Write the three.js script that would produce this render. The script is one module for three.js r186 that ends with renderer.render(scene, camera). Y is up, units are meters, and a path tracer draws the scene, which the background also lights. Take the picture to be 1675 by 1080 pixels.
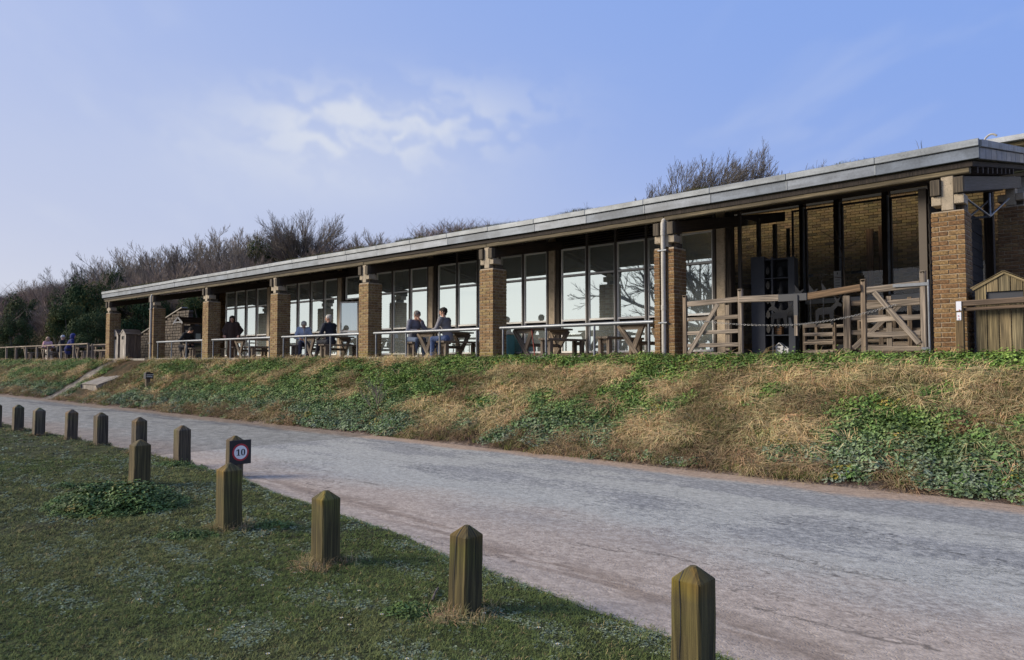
import * as THREE from 'three';
import { mergeGeometries } from 'three/addons/utils/BufferGeometryUtils.js';
import { MarchingCubes } from 'three/addons/objects/MarchingCubes.js';
import { FontLoader } from 'three/addons/loaders/FontLoader.js';
import { TextGeometry } from 'three/addons/geometries/TextGeometry.js';

// ---------------------------------------------------------------- camera, sky, sun, exposure
const scene = new THREE.Scene();
const camera = new THREE.PerspectiveCamera(48.1, 1675 / 1080, 0.1, 1500);
const EYE = 1.6, PITCH = Math.atan(51 / 1210);
camera.position.set(0, EYE, 0);
camera.lookAt(-0.672 * Math.cos(PITCH), EYE + Math.sin(PITCH), -0.741 * Math.cos(PITCH));
const renderer = new THREE.WebGLRenderer({ antialias: true });
renderer.setSize(1024, 660);
renderer.toneMapping = THREE.LinearToneMapping;
const EXPOSURE = 1.5;
renderer.toneMappingExposure = EXPOSURE;
renderer.shadowMap.enabled = true;

const ss = (a, b, x) => { const t = Math.min(1, Math.max(0, (x - a) / (b - a))); return t * t * (3 - 2 * t); };
const mix = (a, b, t) => a + (b - a) * t;
const clamp = (x, a, b) => Math.min(b, Math.max(a, x));
function rng(seed) { let s = seed | 0; return () => { s = (s + 0x6d2b79f5) | 0; let t = Math.imul(s ^ (s >>> 15), 1 | s); t = (t + Math.imul(t ^ (t >>> 7), 61 | t)) ^ t; return ((t ^ (t >>> 14)) >>> 0) / 4294967296; }; }
function hash(x, y, s) { let h = Math.imul(x, 374761393) + Math.imul(y, 668265263) + Math.imul(s, 1442695041); h = Math.imul(h ^ (h >>> 13), 1274126177); return ((h ^ (h >>> 16)) >>> 0) / 4294967296; }
function vnoise(x, y, s = 0, px = 0, py = 0) {             // value noise, tileable when px, py are set
  const ix = Math.floor(x), iy = Math.floor(y), fx = x - ix, fy = y - iy, u = fx * fx * (3 - 2 * fx), v = fy * fy * (3 - 2 * fy);
  const w = (i, p) => (p ? ((i % p) + p) % p : i);
  const a = hash(w(ix, px), w(iy, py), s), b = hash(w(ix + 1, px), w(iy, py), s), c = hash(w(ix, px), w(iy + 1, py), s), d = hash(w(ix + 1, px), w(iy + 1, py), s);
  return a + (b - a) * u + (c - a) * v + (a - b - c + d) * u * v;
}
function fbm(x, y, s = 0, oct = 4, px = 0, py = 0) {
  let a = 0.5, t = 0, n = 0;
  for (let i = 0; i < oct; i++) { t += a * vnoise(x, y, s + i * 17, px, py); n += a; a *= 0.5; x *= 2; y *= 2; px *= 2; py *= 2; }
  return t / n;
}

const SUN = new THREE.Vector3(-0.66, 0.40, 0.64).normalize();
{
  // A hazy winter afternoon sky: blue overhead, pale towards the horizon and towards the veiled sun, with a thin streak of cirrus.
  const W = 2048, H = 1024, data = new Float32Array(W * H * 4);
  const blue = [0.18, 0.345, 0.82], pale = [0.665, 0.685, 0.77], warm = [0.84, 0.80, 0.74];
  for (let r = 0; r < H; r++) {
    const el = ((r + 0.5) / H - 0.5) * Math.PI, y = Math.sin(el), ce = Math.cos(el);
    for (let c = 0; c < W; c++) {
      const az = ((c + 0.5) / W - 0.5) * 2 * Math.PI, x = Math.cos(az) * ce, z = Math.sin(az) * ce;
      const cs = x * SUN.x + y * SUN.y + z * SUN.z, flat = (x * SUN.x + z * SUN.z) / (Math.hypot(SUN.x, SUN.z) * Math.max(ce, 1e-4));
      const up = Math.max(0, el) * 57.3;
      let haze = Math.exp(-up / mix(7.5, 18.5, ss(-0.9, 0.7, flat)));
      haze = clamp(haze * mix(0.46, 1.0, ss(-0.9, 0.3, flat)) + 0.10, 0, 1);
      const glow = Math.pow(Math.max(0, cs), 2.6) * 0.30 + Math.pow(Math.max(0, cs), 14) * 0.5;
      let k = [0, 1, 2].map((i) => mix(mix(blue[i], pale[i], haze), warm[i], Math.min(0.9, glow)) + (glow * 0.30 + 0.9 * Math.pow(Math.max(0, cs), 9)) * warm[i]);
      if (y > 0.02) {
        // cirrus on a high plane, stretched into streaks
        const px = x / (y + 0.12), pz = z / (y + 0.12), q = px * 0.8 + pz * 0.6, p = -px * 0.6 + pz * 0.8;
        const wisp = fbm(q * 2.6 + 3 + fbm(p * 2, q * 2, 5, 3) * 0.9, p * 6.5 + 9, 11, 5);
        const broad = fbm(q * 0.9 + 7.3, p * 1.5 + 2.1, 23, 3);
        let cl = ss(0.45, 0.85, wisp) * ss(0.35, 0.75, broad) * 0.16;
        // the one brighter streak over the roof
        const elc = el * 57.3, azd = (Math.atan2(z, x) - Math.atan2(-0.741, -0.672)) * 57.3, a2 = Math.atan2(Math.sin(azd / 57.3), Math.cos(azd / 57.3)) * 57.3;
        const sx = (a2 + 10.8) / 10.5, sy = (elc - 18.0 - 0.07 * (a2 + 10)) / (elc > 18.0 ? 2.5 : 3.4);
        const blob = Math.exp(-(sx * sx) - sy * sy) * (0.22 + 0.85 * ss(0.30, 0.72, fbm(a2 * 0.42 + 31 + 2.2 * fbm(a2 * 0.5, elc * 0.7, 45, 4), elc * 0.80 + a2 * 0.10 + 1.6 * fbm(a2 * 0.4 + 9, elc * 0.5, 47, 3), 41, 6)));
        const low = Math.exp(-Math.pow((a2 + 14) / 14, 2) - Math.pow((elc - 13.5) / 3.2, 2)) * 0.35;
        cl = clamp(cl + blob * 1.0 + low, 0, 0.9) * ss(0.02, 0.12, y);
        k = k.map((v, i) => mix(v, [0.69, 0.735, 0.84][i], cl));
      }
      const o = (r * W + c) * 4;
      for (let i = 0; i < 3; i++) data[o + i] = k[i] / EXPOSURE; data[o + 3] = 1;
    }
  }
  const t = new THREE.DataTexture(data, W, H, THREE.RGBAFormat, THREE.FloatType);
  t.mapping = THREE.EquirectangularReflectionMapping; t.magFilter = THREE.LinearFilter; t.minFilter = THREE.LinearFilter; t.colorSpace = THREE.LinearSRGBColorSpace; t.needsUpdate = true;
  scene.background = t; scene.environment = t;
}
const sun = new THREE.DirectionalLight(new THREE.Color(1.0, 0.88, 0.71), 3.3);
sun.position.copy(SUN).multiplyScalar(120).add(new THREE.Vector3(-15, 0, -12));
sun.target.position.set(-15, 0, -12);
sun.castShadow = true; sun.shadow.radius = 46; sun.shadow.mapSize.set(4096, 4096);
Object.assign(sun.shadow.camera, { left: -70, right: 70, top: 60, bottom: -60, near: 1, far: 300 });
scene.add(sun, sun.target);

// ---------------------------------------------------------------- helpers
const V = (x, y, z) => new THREE.Vector3(x, y, z);
const used = new Map();
function numbered(n) { const k = used.get(n) ?? 0; used.set(n, k + 1); return k ? `${n}_${String(k).padStart(3, '0')}` : n; }
function tag(o, label, category, group, kind) { if (label) o.userData.label = label; if (category) o.userData.category = category; if (group) o.userData.group = group; if (kind) o.userData.kind = kind; return o; }
function mesh(name, geo, mat, parent = scene) {
  const m = new THREE.Mesh(geo, mat); m.name = numbered(name); m.castShadow = m.receiveShadow = true; parent.add(m); return m;
}
function group(name, parent, x = 0, y = 0, z = 0, turn = 0) { const g = new THREE.Group(); g.name = numbered(name); g.position.set(x, y, z); g.rotation.y = turn; parent.add(g); return g; }
function thing(name, label, category, x = 0, y = 0, z = 0, turn = 0, grp) { return tag(group(name, scene, x, y, z, turn), label, category, grp); }
function dup(root, label, x, y, z, turn = 0) {
  const c = root.clone(); c.name = numbered(root.name.replace(/_\d{3}$/, '')); c.position.set(x, y, z); c.rotation.y = turn; scene.add(c);
  c.userData = { ...root.userData }; if (label) c.userData.label = label; return c;
}
const flat = (g) => (g.index ? g.toNonIndexed() : g);
function merge(list) { const l = list.filter(Boolean).map(flat); for (const g of l) for (const k of Object.keys(g.attributes)) if (!['position', 'normal', 'uv', 'color'].includes(k)) g.deleteAttribute(k); return l.length === 1 ? l[0] : mergeGeometries(l); }
const _m = new THREE.Matrix4(), _q = new THREE.Quaternion(), _e = new THREE.Euler();
function at(g, x, y, z, rx = 0, ry = 0, rz = 0) { return g.clone().applyMatrix4(_m.compose(V(x, y, z), _q.setFromEuler(_e.set(rx, ry, rz)), V(1, 1, 1))); }
const uvr = rng(77);
function cbox(w, h, d, c = 0.004, grain) {                 // box with chamfered edges, uv in metres, v along the grain
  const s = [w / 2, h / 2, d / 2]; c = Math.min(c, s[0] * 0.5, s[1] * 0.5, s[2] * 0.5);
  const pos = [], nor = [], uv = [], L = grain ?? s.indexOf(Math.max(...s)), ou = uvr() * 7, ov = uvr() * 7;
  const P = (a, sg) => [0, 1, 2].map((i) => sg[i] * (i === a ? s[i] : s[i] - c));
  const tri = (A, B, C, ax) => {
    const n = V(...B).sub(V(...A)).cross(V(...C).sub(V(...A))).normalize();
    if (n.dot(V(A[0] + B[0] + C[0], A[1] + B[1] + C[1], A[2] + B[2] + C[2])) < 0) { [B, C] = [C, B]; n.negate(); }
    const [i, j] = [0, 1, 2].filter((k) => k !== ax), [u, v] = j === L ? [i, j] : i === L ? [j, i] : [i, j];
    for (const p of [A, B, C]) { pos.push(...p); nor.push(n.x, n.y, n.z); uv.push(p[u] + ou + ax * 0.37, p[v] + ov); }
  };
  const quad = (A, B, C, D, ax) => { tri(A, B, C, ax); tri(A, C, D, ax); };
  for (let a = 0; a < 3; a++) for (const q of [-1, 1]) {
    const [b, e] = [0, 1, 2].filter((k) => k !== a), S = (x, y) => { const r = []; r[a] = q; r[b] = x; r[e] = y; return r; };
    quad(P(a, S(-1, -1)), P(a, S(1, -1)), P(a, S(1, 1)), P(a, S(-1, 1)), a);
  }
  if (c > 0) {
    for (let a = 0; a < 3; a++) for (let b = a + 1; b < 3; b++) { const e = 3 - a - b; for (const p of [-1, 1]) for (const q of [-1, 1]) { const S = (x) => { const r = []; r[a] = p; r[b] = q; r[e] = x; return r; }; quad(P(a, S(-1)), P(a, S(1)), P(b, S(1)), P(b, S(-1)), a); } }
    for (const x of [-1, 1]) for (const y of [-1, 1]) for (const z of [-1, 1]) tri(P(0, [x, y, z]), P(1, [x, y, z]), P(2, [x, y, z]), 0);
  }
  const g = new THREE.BufferGeometry();
  g.setAttribute('position', new THREE.Float32BufferAttribute(pos, 3)); g.setAttribute('normal', new THREE.Float32BufferAttribute(nor, 3)); g.setAttribute('uv', new THREE.Float32BufferAttribute(uv, 2));
  return g;
}
const box = (x0, x1, y0, y1, z0, z1, c = 0.004, grain) => at(cbox(Math.abs(x1 - x0), Math.abs(y1 - y0), Math.abs(z1 - z0), c, grain), (x0 + x1) / 2, (y0 + y1) / 2, (z0 + z1) / 2);
function beam(a, b, w, h, c = 0.004) {                       // a bar from a to b; w across (level), h deep
  const d = b.clone().sub(a), g = cbox(w, h, d.length(), c, 2), z = d.normalize(), ref = Math.abs(z.y) > 0.98 ? V(1, 0, 0) : V(0, 1, 0), x = ref.clone().cross(z).normalize(), y = z.clone().cross(x);
  return g.applyMatrix4(new THREE.Matrix4().makeBasis(x, y, z).setPosition(a.clone().add(b).multiplyScalar(0.5)));
}
function rod(a, b, r, n = 10, r2 = r) {
  const d = b.clone().sub(a), g = new THREE.CylinderGeometry(r2, r, d.length(), n);
  return g.applyMatrix4(new THREE.Matrix4().compose(a.clone().add(b).multiplyScalar(0.5), new THREE.Quaternion().setFromUnitVectors(V(0, 1, 0), d.normalize()), V(1, 1, 1)));
}
class Tris {                                                  // loose triangles with optional vertex colours
  constructor(col = false) { this.p = []; this.n = []; this.u = []; this.c = col ? [] : null; }
  tri(a, b, c, col) {
    const ux = b[0] - a[0], uy = b[1] - a[1], uz = b[2] - a[2], vx = c[0] - a[0], vy = c[1] - a[1], vz = c[2] - a[2];
    let x = uy * vz - uz * vy, y = uz * vx - ux * vz, z = ux * vy - uy * vx; const l = Math.hypot(x, y, z) || 1;
    this.p.push(...a, ...b, ...c); for (let i = 0; i < 3; i++) { this.n.push(x / l, y / l, z / l); if (this.c) this.c.push(...(col ?? [1, 1, 1])); }
    this.u.push(a[0], a[1], b[0], b[1], c[0], c[1]);
  }
  quad(a, b, c, d, col) { this.tri(a, b, c, col); this.tri(a, c, d, col); }
  tube(pts, rad, sides, col) {                                 // pts Vector3[], rad number[]
    let prev = null;
    for (let i = 0; i < pts.length; i++) {
      const d = (i + 1 < pts.length ? pts[i + 1].clone().sub(pts[i]) : pts[i].clone().sub(pts[i - 1])).normalize(), x = Math.abs(d.y) < 0.9 ? V(0, 1, 0).cross(d).normalize() : V(1, 0, 0).cross(d).normalize(), y = d.clone().cross(x);
      const ring = [];
      for (let k = 0; k < sides; k++) { const t = (k / sides) * 2 * Math.PI, r = rad[i]; ring.push([pts[i].x + (x.x * Math.cos(t) + y.x * Math.sin(t)) * r, pts[i].y + (x.y * Math.cos(t) + y.y * Math.sin(t)) * r, pts[i].z + (x.z * Math.cos(t) + y.z * Math.sin(t)) * r]); }
      if (prev) for (let k = 0; k < sides; k++) { const m = (k + 1) % sides; this.quad(prev[k], prev[m], ring[m], ring[k], col); }
      prev = ring;
    }
  }
  geo(smooth) {
    const g = new THREE.BufferGeometry();
    g.setAttribute('position', new THREE.Float32BufferAttribute(this.p, 3)); g.setAttribute('normal', new THREE.Float32BufferAttribute(this.n, 3)); g.setAttribute('uv', new THREE.Float32BufferAttribute(this.u, 2));
    if (this.c) g.setAttribute('color', new THREE.Float32BufferAttribute(this.c, 3));
    return g;
  }
}
// measured layout: a column of the photograph and a distance from the camera's side of the terrace give a place along the building
const alongX = (px, D) => { const a = (px - 837) / 1210; return (-D * (0.672 - 0.741 * a)) / (0.672 * a + 0.741); };
const place = (px, depth) => { const lat = ((px - 837) / 1210) * depth; return { x: 0.741 * lat - 0.672 * depth, z: -(0.672 * lat + 0.741 * depth) }; };

// ---------------------------------------------------------------- textures and materials
function tex(w, h, f, srgb = true, rx = 1, ry = 1) {
  const d = new Uint8Array(w * h * 4);
  for (let y = 0; y < h; y++) for (let x = 0; x < w; x++) { const c = f(x / w, y / h), o = (y * w + x) * 4; for (let k = 0; k < 3; k++) d[o + k] = clamp(Math.round((c.length ? c[k] : c) * 255), 0, 255); d[o + 3] = 255; }
  const t = new THREE.DataTexture(d, w, h, THREE.RGBAFormat); t.wrapS = t.wrapT = THREE.RepeatWrapping; t.magFilter = THREE.LinearFilter; t.minFilter = THREE.LinearFilter;
  t.colorSpace = srgb ? THREE.SRGBColorSpace : THREE.NoColorSpace; t.repeat.set(rx, ry); t.needsUpdate = true; return t;
}
const woodF = (u, v) => {
  const w = fbm(u * 8, v * 3, 3, 3, 8, 3) * 0.8, g = fbm(u * 40 + w * 3, v * 5, 7, 4, 0, 5), f = vnoise(u * 128, v * 14, 9, 128, 14), cr = ss(0.80, 0.88, fbm(u * 24 + w * 2, v * 2, 15, 2, 0, 2));
  return clamp(0.62 + 0.42 * (g - 0.5) * 1.6 + 0.16 * (f - 0.5) - 0.38 * cr + 0.18 * (fbm(u * 4, v * 4, 31, 3, 4, 4) - 0.5), 0.1, 1);
};
const woodMap = tex(256, 1024, (u, v) => { const t = woodF(u, v); return [t, t * 0.985, t * 0.965]; }, true, 2, 0.5);
const woodBump = tex(256, 1024, woodF, false, 2, 0.5);
const brickF = (u, v) => 0.66 + 0.5 * (fbm(u * 10, v * 10, 5, 4, 10, 10) - 0.5) + 0.30 * (vnoise(u * 70, v * 70, 8, 70, 70) - 0.5) - 0.3 * ss(0.82, 0.95, vnoise(u * 36, v * 36, 19, 36, 36));
const brickMap = tex(256, 256, (u, v) => { const t = brickF(u, v); return [t, t * 0.99, t * 0.97]; }, true, 4, 4), brickBump = tex(256, 256, brickF, false, 4, 4);
const zincF = (u, v) => 0.74 + 0.30 * (fbm(u * 6 + fbm(u * 5, v * 5, 2, 3, 5, 5) * 2, v * 6, 4, 5, 0, 6) - 0.5) + 0.22 * (fbm(u * 30, v * 3, 13, 3, 30, 3) - 0.5) + 0.08 * (vnoise(u * 90, v * 90, 8, 90, 90) - 0.5);
const zincMap = tex(512, 512, (u, v) => { const t = zincF(u, v); return [t * 0.99, t, t * 1.01]; }, true, 0.6, 0.6);
const concF = (u, v) => 0.78 + 0.25 * (fbm(u * 5, v * 5, 6, 5, 5, 5) - 0.5) - 0.45 * ss(0.86, 0.93, vnoise(u * 60, v * 60, 3, 60, 60)) + 0.12 * (vnoise(u * 120, v * 120, 14, 120, 120) - 0.5);
const concMap = tex(256, 256, (u, v) => { const t = concF(u, v); return [t, t * 0.98, t * 0.95]; }, true, 2, 2);
const roadF = (u, v) => {
  const a = vnoise(u * 230, v * 230, 3, 230, 230), b = fbm(u * 24, v * 24, 8, 4, 24, 24), c = fbm(u * 7, v * 18, 12, 4, 7, 18);
  const pit = ss(0.62, 0.9, vnoise(u * 240, v * 280, 21, 240, 280)) * ss(0.40, 0.62, c);
  return 0.80 + 0.26 * (a - 0.5) + 0.30 * (b - 0.5) + 0.18 * (c - 0.5) - 0.30 * pit;
};
const roadMap = tex(1024, 1024, (u, v) => { const t = roadF(u, v); return [t, t, t * 1.005]; }, true, 0.38, 0.38), roadBump = tex(1024, 1024, roadF, false, 0.38, 0.38);
const soilF = (u, v) => 0.70 + 0.55 * (fbm(u * 14, v * 14, 3, 5, 14, 14) - 0.5) + 0.35 * (fbm(u * 60, v * 60, 9, 2, 60, 60) - 0.5);
const soilMap = tex(512, 512, (u, v) => { const t = soilF(u, v); return [t, t, t]; }, true, 0.8, 0.8), soilBump = tex(512, 512, soilF, false, 0.8, 0.8);
const paveMap = tex(256, 256, (u, v) => { const t = 0.8 + 0.3 * (fbm(u * 6, v * 6, 4, 5, 6, 6) - 0.5) + 0.1 * (vnoise(u * 90, v * 90, 2, 90, 90) - 0.5); return [t, t, t]; }, true, 0.7, 0.7);

const C = (r, g, b) => new THREE.Color().setRGB(r, g, b);
const mat = (r, g, b, o = {}) => new THREE.MeshStandardMaterial({ color: C(r, g, b), roughness: 0.85, ...o });
const wood = (r, g, b, o = {}) => mat(r, g, b, { map: woodMap, bumpMap: woodBump, bumpScale: 0.004, roughness: 0.88, ...o });
const M = {
  weathered: [wood(0.56, 0.475, 0.39), wood(0.50, 0.415, 0.325), wood(0.61, 0.525, 0.435), wood(0.45, 0.35, 0.255)],
  bench: [wood(0.47, 0.385, 0.30), wood(0.39, 0.31, 0.235), wood(0.53, 0.44, 0.35)],
  newWood: [wood(0.43, 0.35, 0.19), wood(0.38, 0.31, 0.165), wood(0.47, 0.375, 0.21), wood(0.40, 0.34, 0.20)],
  binWood: [wood(0.80, 0.75, 0.69), wood(0.74, 0.69, 0.63), wood(0.85, 0.80, 0.74)],
  binSide: [wood(0.36, 0.29, 0.23), wood(0.31, 0.245, 0.19), wood(0.42, 0.34, 0.27)],
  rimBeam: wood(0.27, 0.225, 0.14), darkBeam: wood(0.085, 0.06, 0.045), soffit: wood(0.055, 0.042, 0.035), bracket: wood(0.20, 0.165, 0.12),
  flitch: mat(0.085, 0.09, 0.105, { map: woodMap, roughness: 0.7 }), cladding: [wood(0.032, 0.025, 0.021), wood(0.04, 0.031, 0.026), wood(0.026, 0.021, 0.018)],
  ramp: [wood(0.60, 0.55, 0.48), wood(0.53, 0.48, 0.42), wood(0.66, 0.60, 0.53)],
  timberPost: mat(0.80, 0.68, 0.52, { map: concMap }), timberLining: wood(0.13, 0.105, 0.085), orangeBoard: wood(0.33, 0.15, 0.06),
  concrete: mat(0.56, 0.49, 0.385, { map: concMap }), mortar: mat(0.56, 0.475, 0.36, { map: concMap }),
  zinc: [mat(0.215, 0.25, 0.30, { map: zincMap, roughness: 0.55, metalness: 0.25 }), mat(0.195, 0.23, 0.285, { map: zincMap, roughness: 0.55, metalness: 0.25 }), mat(0.235, 0.265, 0.315, { map: zincMap, roughness: 0.5, metalness: 0.25 })],
  zincTrim: mat(0.36, 0.39, 0.42, { map: zincMap, roughness: 0.55, metalness: 0.2 }),
  galv: mat(0.33, 0.35, 0.38, { roughness: 0.45, metalness: 0.55, map: zincMap }), pipe: mat(0.66, 0.65, 0.62, { map: concMap, roughness: 0.6 }),
  alu: mat(0.55, 0.545, 0.53, { roughness: 0.45, metalness: 0.3 }), darkFrame: mat(0.075, 0.066, 0.06, { roughness: 0.6 }), whiteFrame: mat(0.72, 0.71, 0.69, { roughness: 0.5 }),
  glass: new THREE.MeshPhysicalMaterial({ color: C(0.78, 0.87, 0.835), roughness: 0.015, metalness: 0.80, transmission: 1, thickness: 0, ior: 1.6 }),
  clearGlass: new THREE.MeshPhysicalMaterial({ color: C(0.88, 0.92, 0.90), roughness: 0.01, metalness: 0.05, transmission: 1, thickness: 0, ior: 1.5 }),
  slate: mat(0.055, 0.064, 0.085, { roughness: 0.7 }), slateDark: mat(0.025, 0.028, 0.034, { roughness: 0.7 }), black: mat(0.012, 0.012, 0.014, { roughness: 0.5 }), iron: mat(0.05, 0.052, 0.058, { roughness: 0.6, metalness: 0.4 }),
  white: mat(0.80, 0.80, 0.78), red: mat(0.42, 0.025, 0.035, { roughness: 0.5 }), paper: mat(0.72, 0.74, 0.76), chain: mat(0.25, 0.25, 0.25, { roughness: 0.4, metalness: 0.7 }),
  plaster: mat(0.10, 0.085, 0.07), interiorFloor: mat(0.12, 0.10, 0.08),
  pave: mat(0.42, 0.36, 0.30, { map: paveMap }), stone: mat(0.22, 0.18, 0.14, { map: concMap }), coping: mat(0.42, 0.40, 0.36, { map: concMap }),
  soil: new THREE.MeshPhysicalMaterial({ specularIntensity: 0.2, vertexColors: true, map: soilMap, bumpMap: soilBump, bumpScale: 0.03, roughness: 0.95 }),
  road: new THREE.MeshPhysicalMaterial({ specularIntensity: 0.3, vertexColors: true, map: roadMap, bumpMap: roadBump, bumpScale: 0.007, roughness: 0.9 }),
  blade: new THREE.MeshPhysicalMaterial({ color: C(1, 1, 1), roughness: 0.9, specularIntensity: 0.2, side: THREE.DoubleSide }),
  leaf: new THREE.MeshPhysicalMaterial({ color: C(1, 1, 1), roughness: 0.55, side: THREE.DoubleSide, specularIntensity: 0.4 }),
  vleaf: new THREE.MeshPhysicalMaterial({ vertexColors: true, roughness: 0.75, specularIntensity: 0.25, side: THREE.DoubleSide }),
  bark: mat(0.10, 0.088, 0.075), twig: mat(0.175, 0.148, 0.12), twigWarm: mat(0.23, 0.178, 0.138),
};
const brickCols = [[0.46, 0.275, 0.115], [0.40, 0.225, 0.095], [0.51, 0.325, 0.15], [0.345, 0.19, 0.085], [0.44, 0.245, 0.11], [0.49, 0.315, 0.135]].map((c) => mat(...c, { map: brickMap, bumpMap: brickBump, bumpScale: 0.006, roughness: 0.93 }));
const brickWall = mat(0.43, 0.265, 0.115, { map: brickMap, roughness: 0.93, vertexColors: true });

// ---------------------------------------------------------------- ground, lawn, road, bank, terrace, hillside
const TER = 1.68;                                              // the terrace floor
function lerpTable(t, x) { for (let i = 1; i < t.length; i++) if (x >= t[i][0]) { const [a, b] = [t[i - 1], t[i]]; if (i === 1 && x > a[0]) return a[1]; return mix(a[1], b[1], clamp((x - a[0]) / (b[0] - a[0]), 0, 1)); } return t[t.length - 1][1]; }
const NEAR = [[6, 3.1], [0, 3.75], [-2, 4.0], [-5, 4.5], [-9, 4.95], [-15, 5.05], [-70, 5.05]];
const roadNear = (x) => lerpTable(NEAR, x) + 0.10 * (fbm(x * 1.3, 3.3, 4, 3) - 0.5);
const lawnH = (x, D) => {
  const rise = 0.19 * ss(-3, -13, x), e = ss(-0.02, 0.42, roadNear(x) - D);
  const hum = 0.07 * (fbm(x * 0.45, D * 0.45, 5, 3) - 0.5) + 0.022 * (fbm(x * 2.2, D * 2.2, 9, 3) - 0.5);
  return -0.03 + (0.03 + rise + hum + 0.012) * e;
};
const bankT = (D) => clamp((D - 9.85) / 2.85, 0, 1);
const bankH = (x, D) => {
  const t = bankT(D + 0.25 * (fbm(x * 0.5, 1.7, 31, 2) - 0.5) * (D < 12.5 ? 1 : 0)), b = ss(0.02, 0.2, t) * (1 - ss(0.93, 1, t));
  return (TER - 0.03) * (0.68 * t + 0.32 * ss(0, 1, t)) - (D < 9.85 ? (9.85 - D) * 0.12 : 0) + b * (0.17 * (1 - 0.7 * ss(0.6, 0.95, t)) * (fbm(x * 0.8, D * 0.9, 41, 3) - 0.5) + 0.06 * (fbm(x * 3, D * 3, 43, 3) - 0.5));
};
const hillH = (x, D) => {
  const d0 = 17.5 - 5.5 * ss(-58, -92, x), r = 6.1 * ss(d0, d0 + 19, D) + 0.02 * Math.max(0, D - 42);
  return TER - 0.08 + r * (0.5 + 0.5 * ss(-6, -38, x)) + 0.5 * ss(0, 4, r) * (fbm(x * 0.12, D * 0.12, 6, 3) - 0.5);
};
function sheet(name, x0, x1, nx, d0, d1, nd, hf, cf, m, px = (t) => t, pd = (t) => t) {
  const pos = [], col = [], uv = [], idx = [];
  for (let j = 0; j <= nd; j++) for (let i = 0; i <= nx; i++) {
    const x = mix(x0, x1, px(i / nx)), D = mix(d0, d1, pd(j / nd)); pos.push(x, hf(x, D), -D); uv.push(x, D); col.push(...cf(x, D));
  }
  for (let j = 0; j < nd; j++) for (let i = 0; i < nx; i++) { const a = j * (nx + 1) + i, b = a + 1, c = a + nx + 1, d = c + 1; if (x1 > x0) idx.push(a, b, d, a, d, c); else idx.push(a, d, b, a, c, d); }
  const g = new THREE.BufferGeometry(); g.setAttribute('position', new THREE.Float32BufferAttribute(pos, 3)); g.setAttribute('uv', new THREE.Float32BufferAttribute(uv, 2)); g.setAttribute('color', new THREE.Float32BufferAttribute(col, 3)); g.setIndex(idx); g.computeVertexNormals();
  return tag(mesh(name, g, m), null, null, null, 'structure');
}
const c3 = (a, b, t) => [mix(a[0], b[0], t), mix(a[1], b[1], t), mix(a[2], b[2], t)];
// the wide ground under everything, out to the horizon
sheet('ground', 500, -500, 100, -500, 500, 100, (x, D) => (D < 9 ? -0.4 - Math.max(0, -D - 30) * 0.02 : D < 30 ? -0.4 : -1.0), () => [0.075, 0.085, 0.04], M.soil);
sheet('hillside', 25, -135, 110, 15.5, 115, 70, (x, D) => hillH(x, D) - (D < 25 && x > -38.5 ? 2 : 0), (x, D) => c3([0.085, 0.062, 0.04], [0.10, 0.10, 0.045], fbm(x * 0.15, D * 0.2, 3, 3)), M.soil);
// lawn
const lawnPale = (x, D) => ss(0.48, 0.72, fbm(x * 2.6 + D * 1.2, D * 5.2, 51, 5)), lawnBare = (x, D) => ss(0.62, 0.8, fbm(x * 0.9, D * 0.9, 57, 4));
const lawnCol = (x, D) => {
  const e = roadNear(x) - D, g = c3([0.075, 0.088, 0.032], [0.105, 0.112, 0.048], fbm(x * 3, D * 3, 52, 3)), p = c3(g, [0.105, 0.115, 0.075], 0.45 * lawnPale(x, D)), q = c3(p, [0.10, 0.08, 0.055], 0.18 * lawnBare(x, D));
  return c3([0.235, 0.19, 0.165], q, ss(0.0, 0.30, e + 0.22 * (fbm(x * 5, D * 5, 58, 3) - 0.5)));
};
sheet('lawn', 6, -22, 430, -1.5, 5.6, 130, lawnH, lawnCol, M.soil);
sheet('lawn', -22, -75, 90, -1.5, 5.6, 40, lawnH, lawnCol, M.soil);
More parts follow.
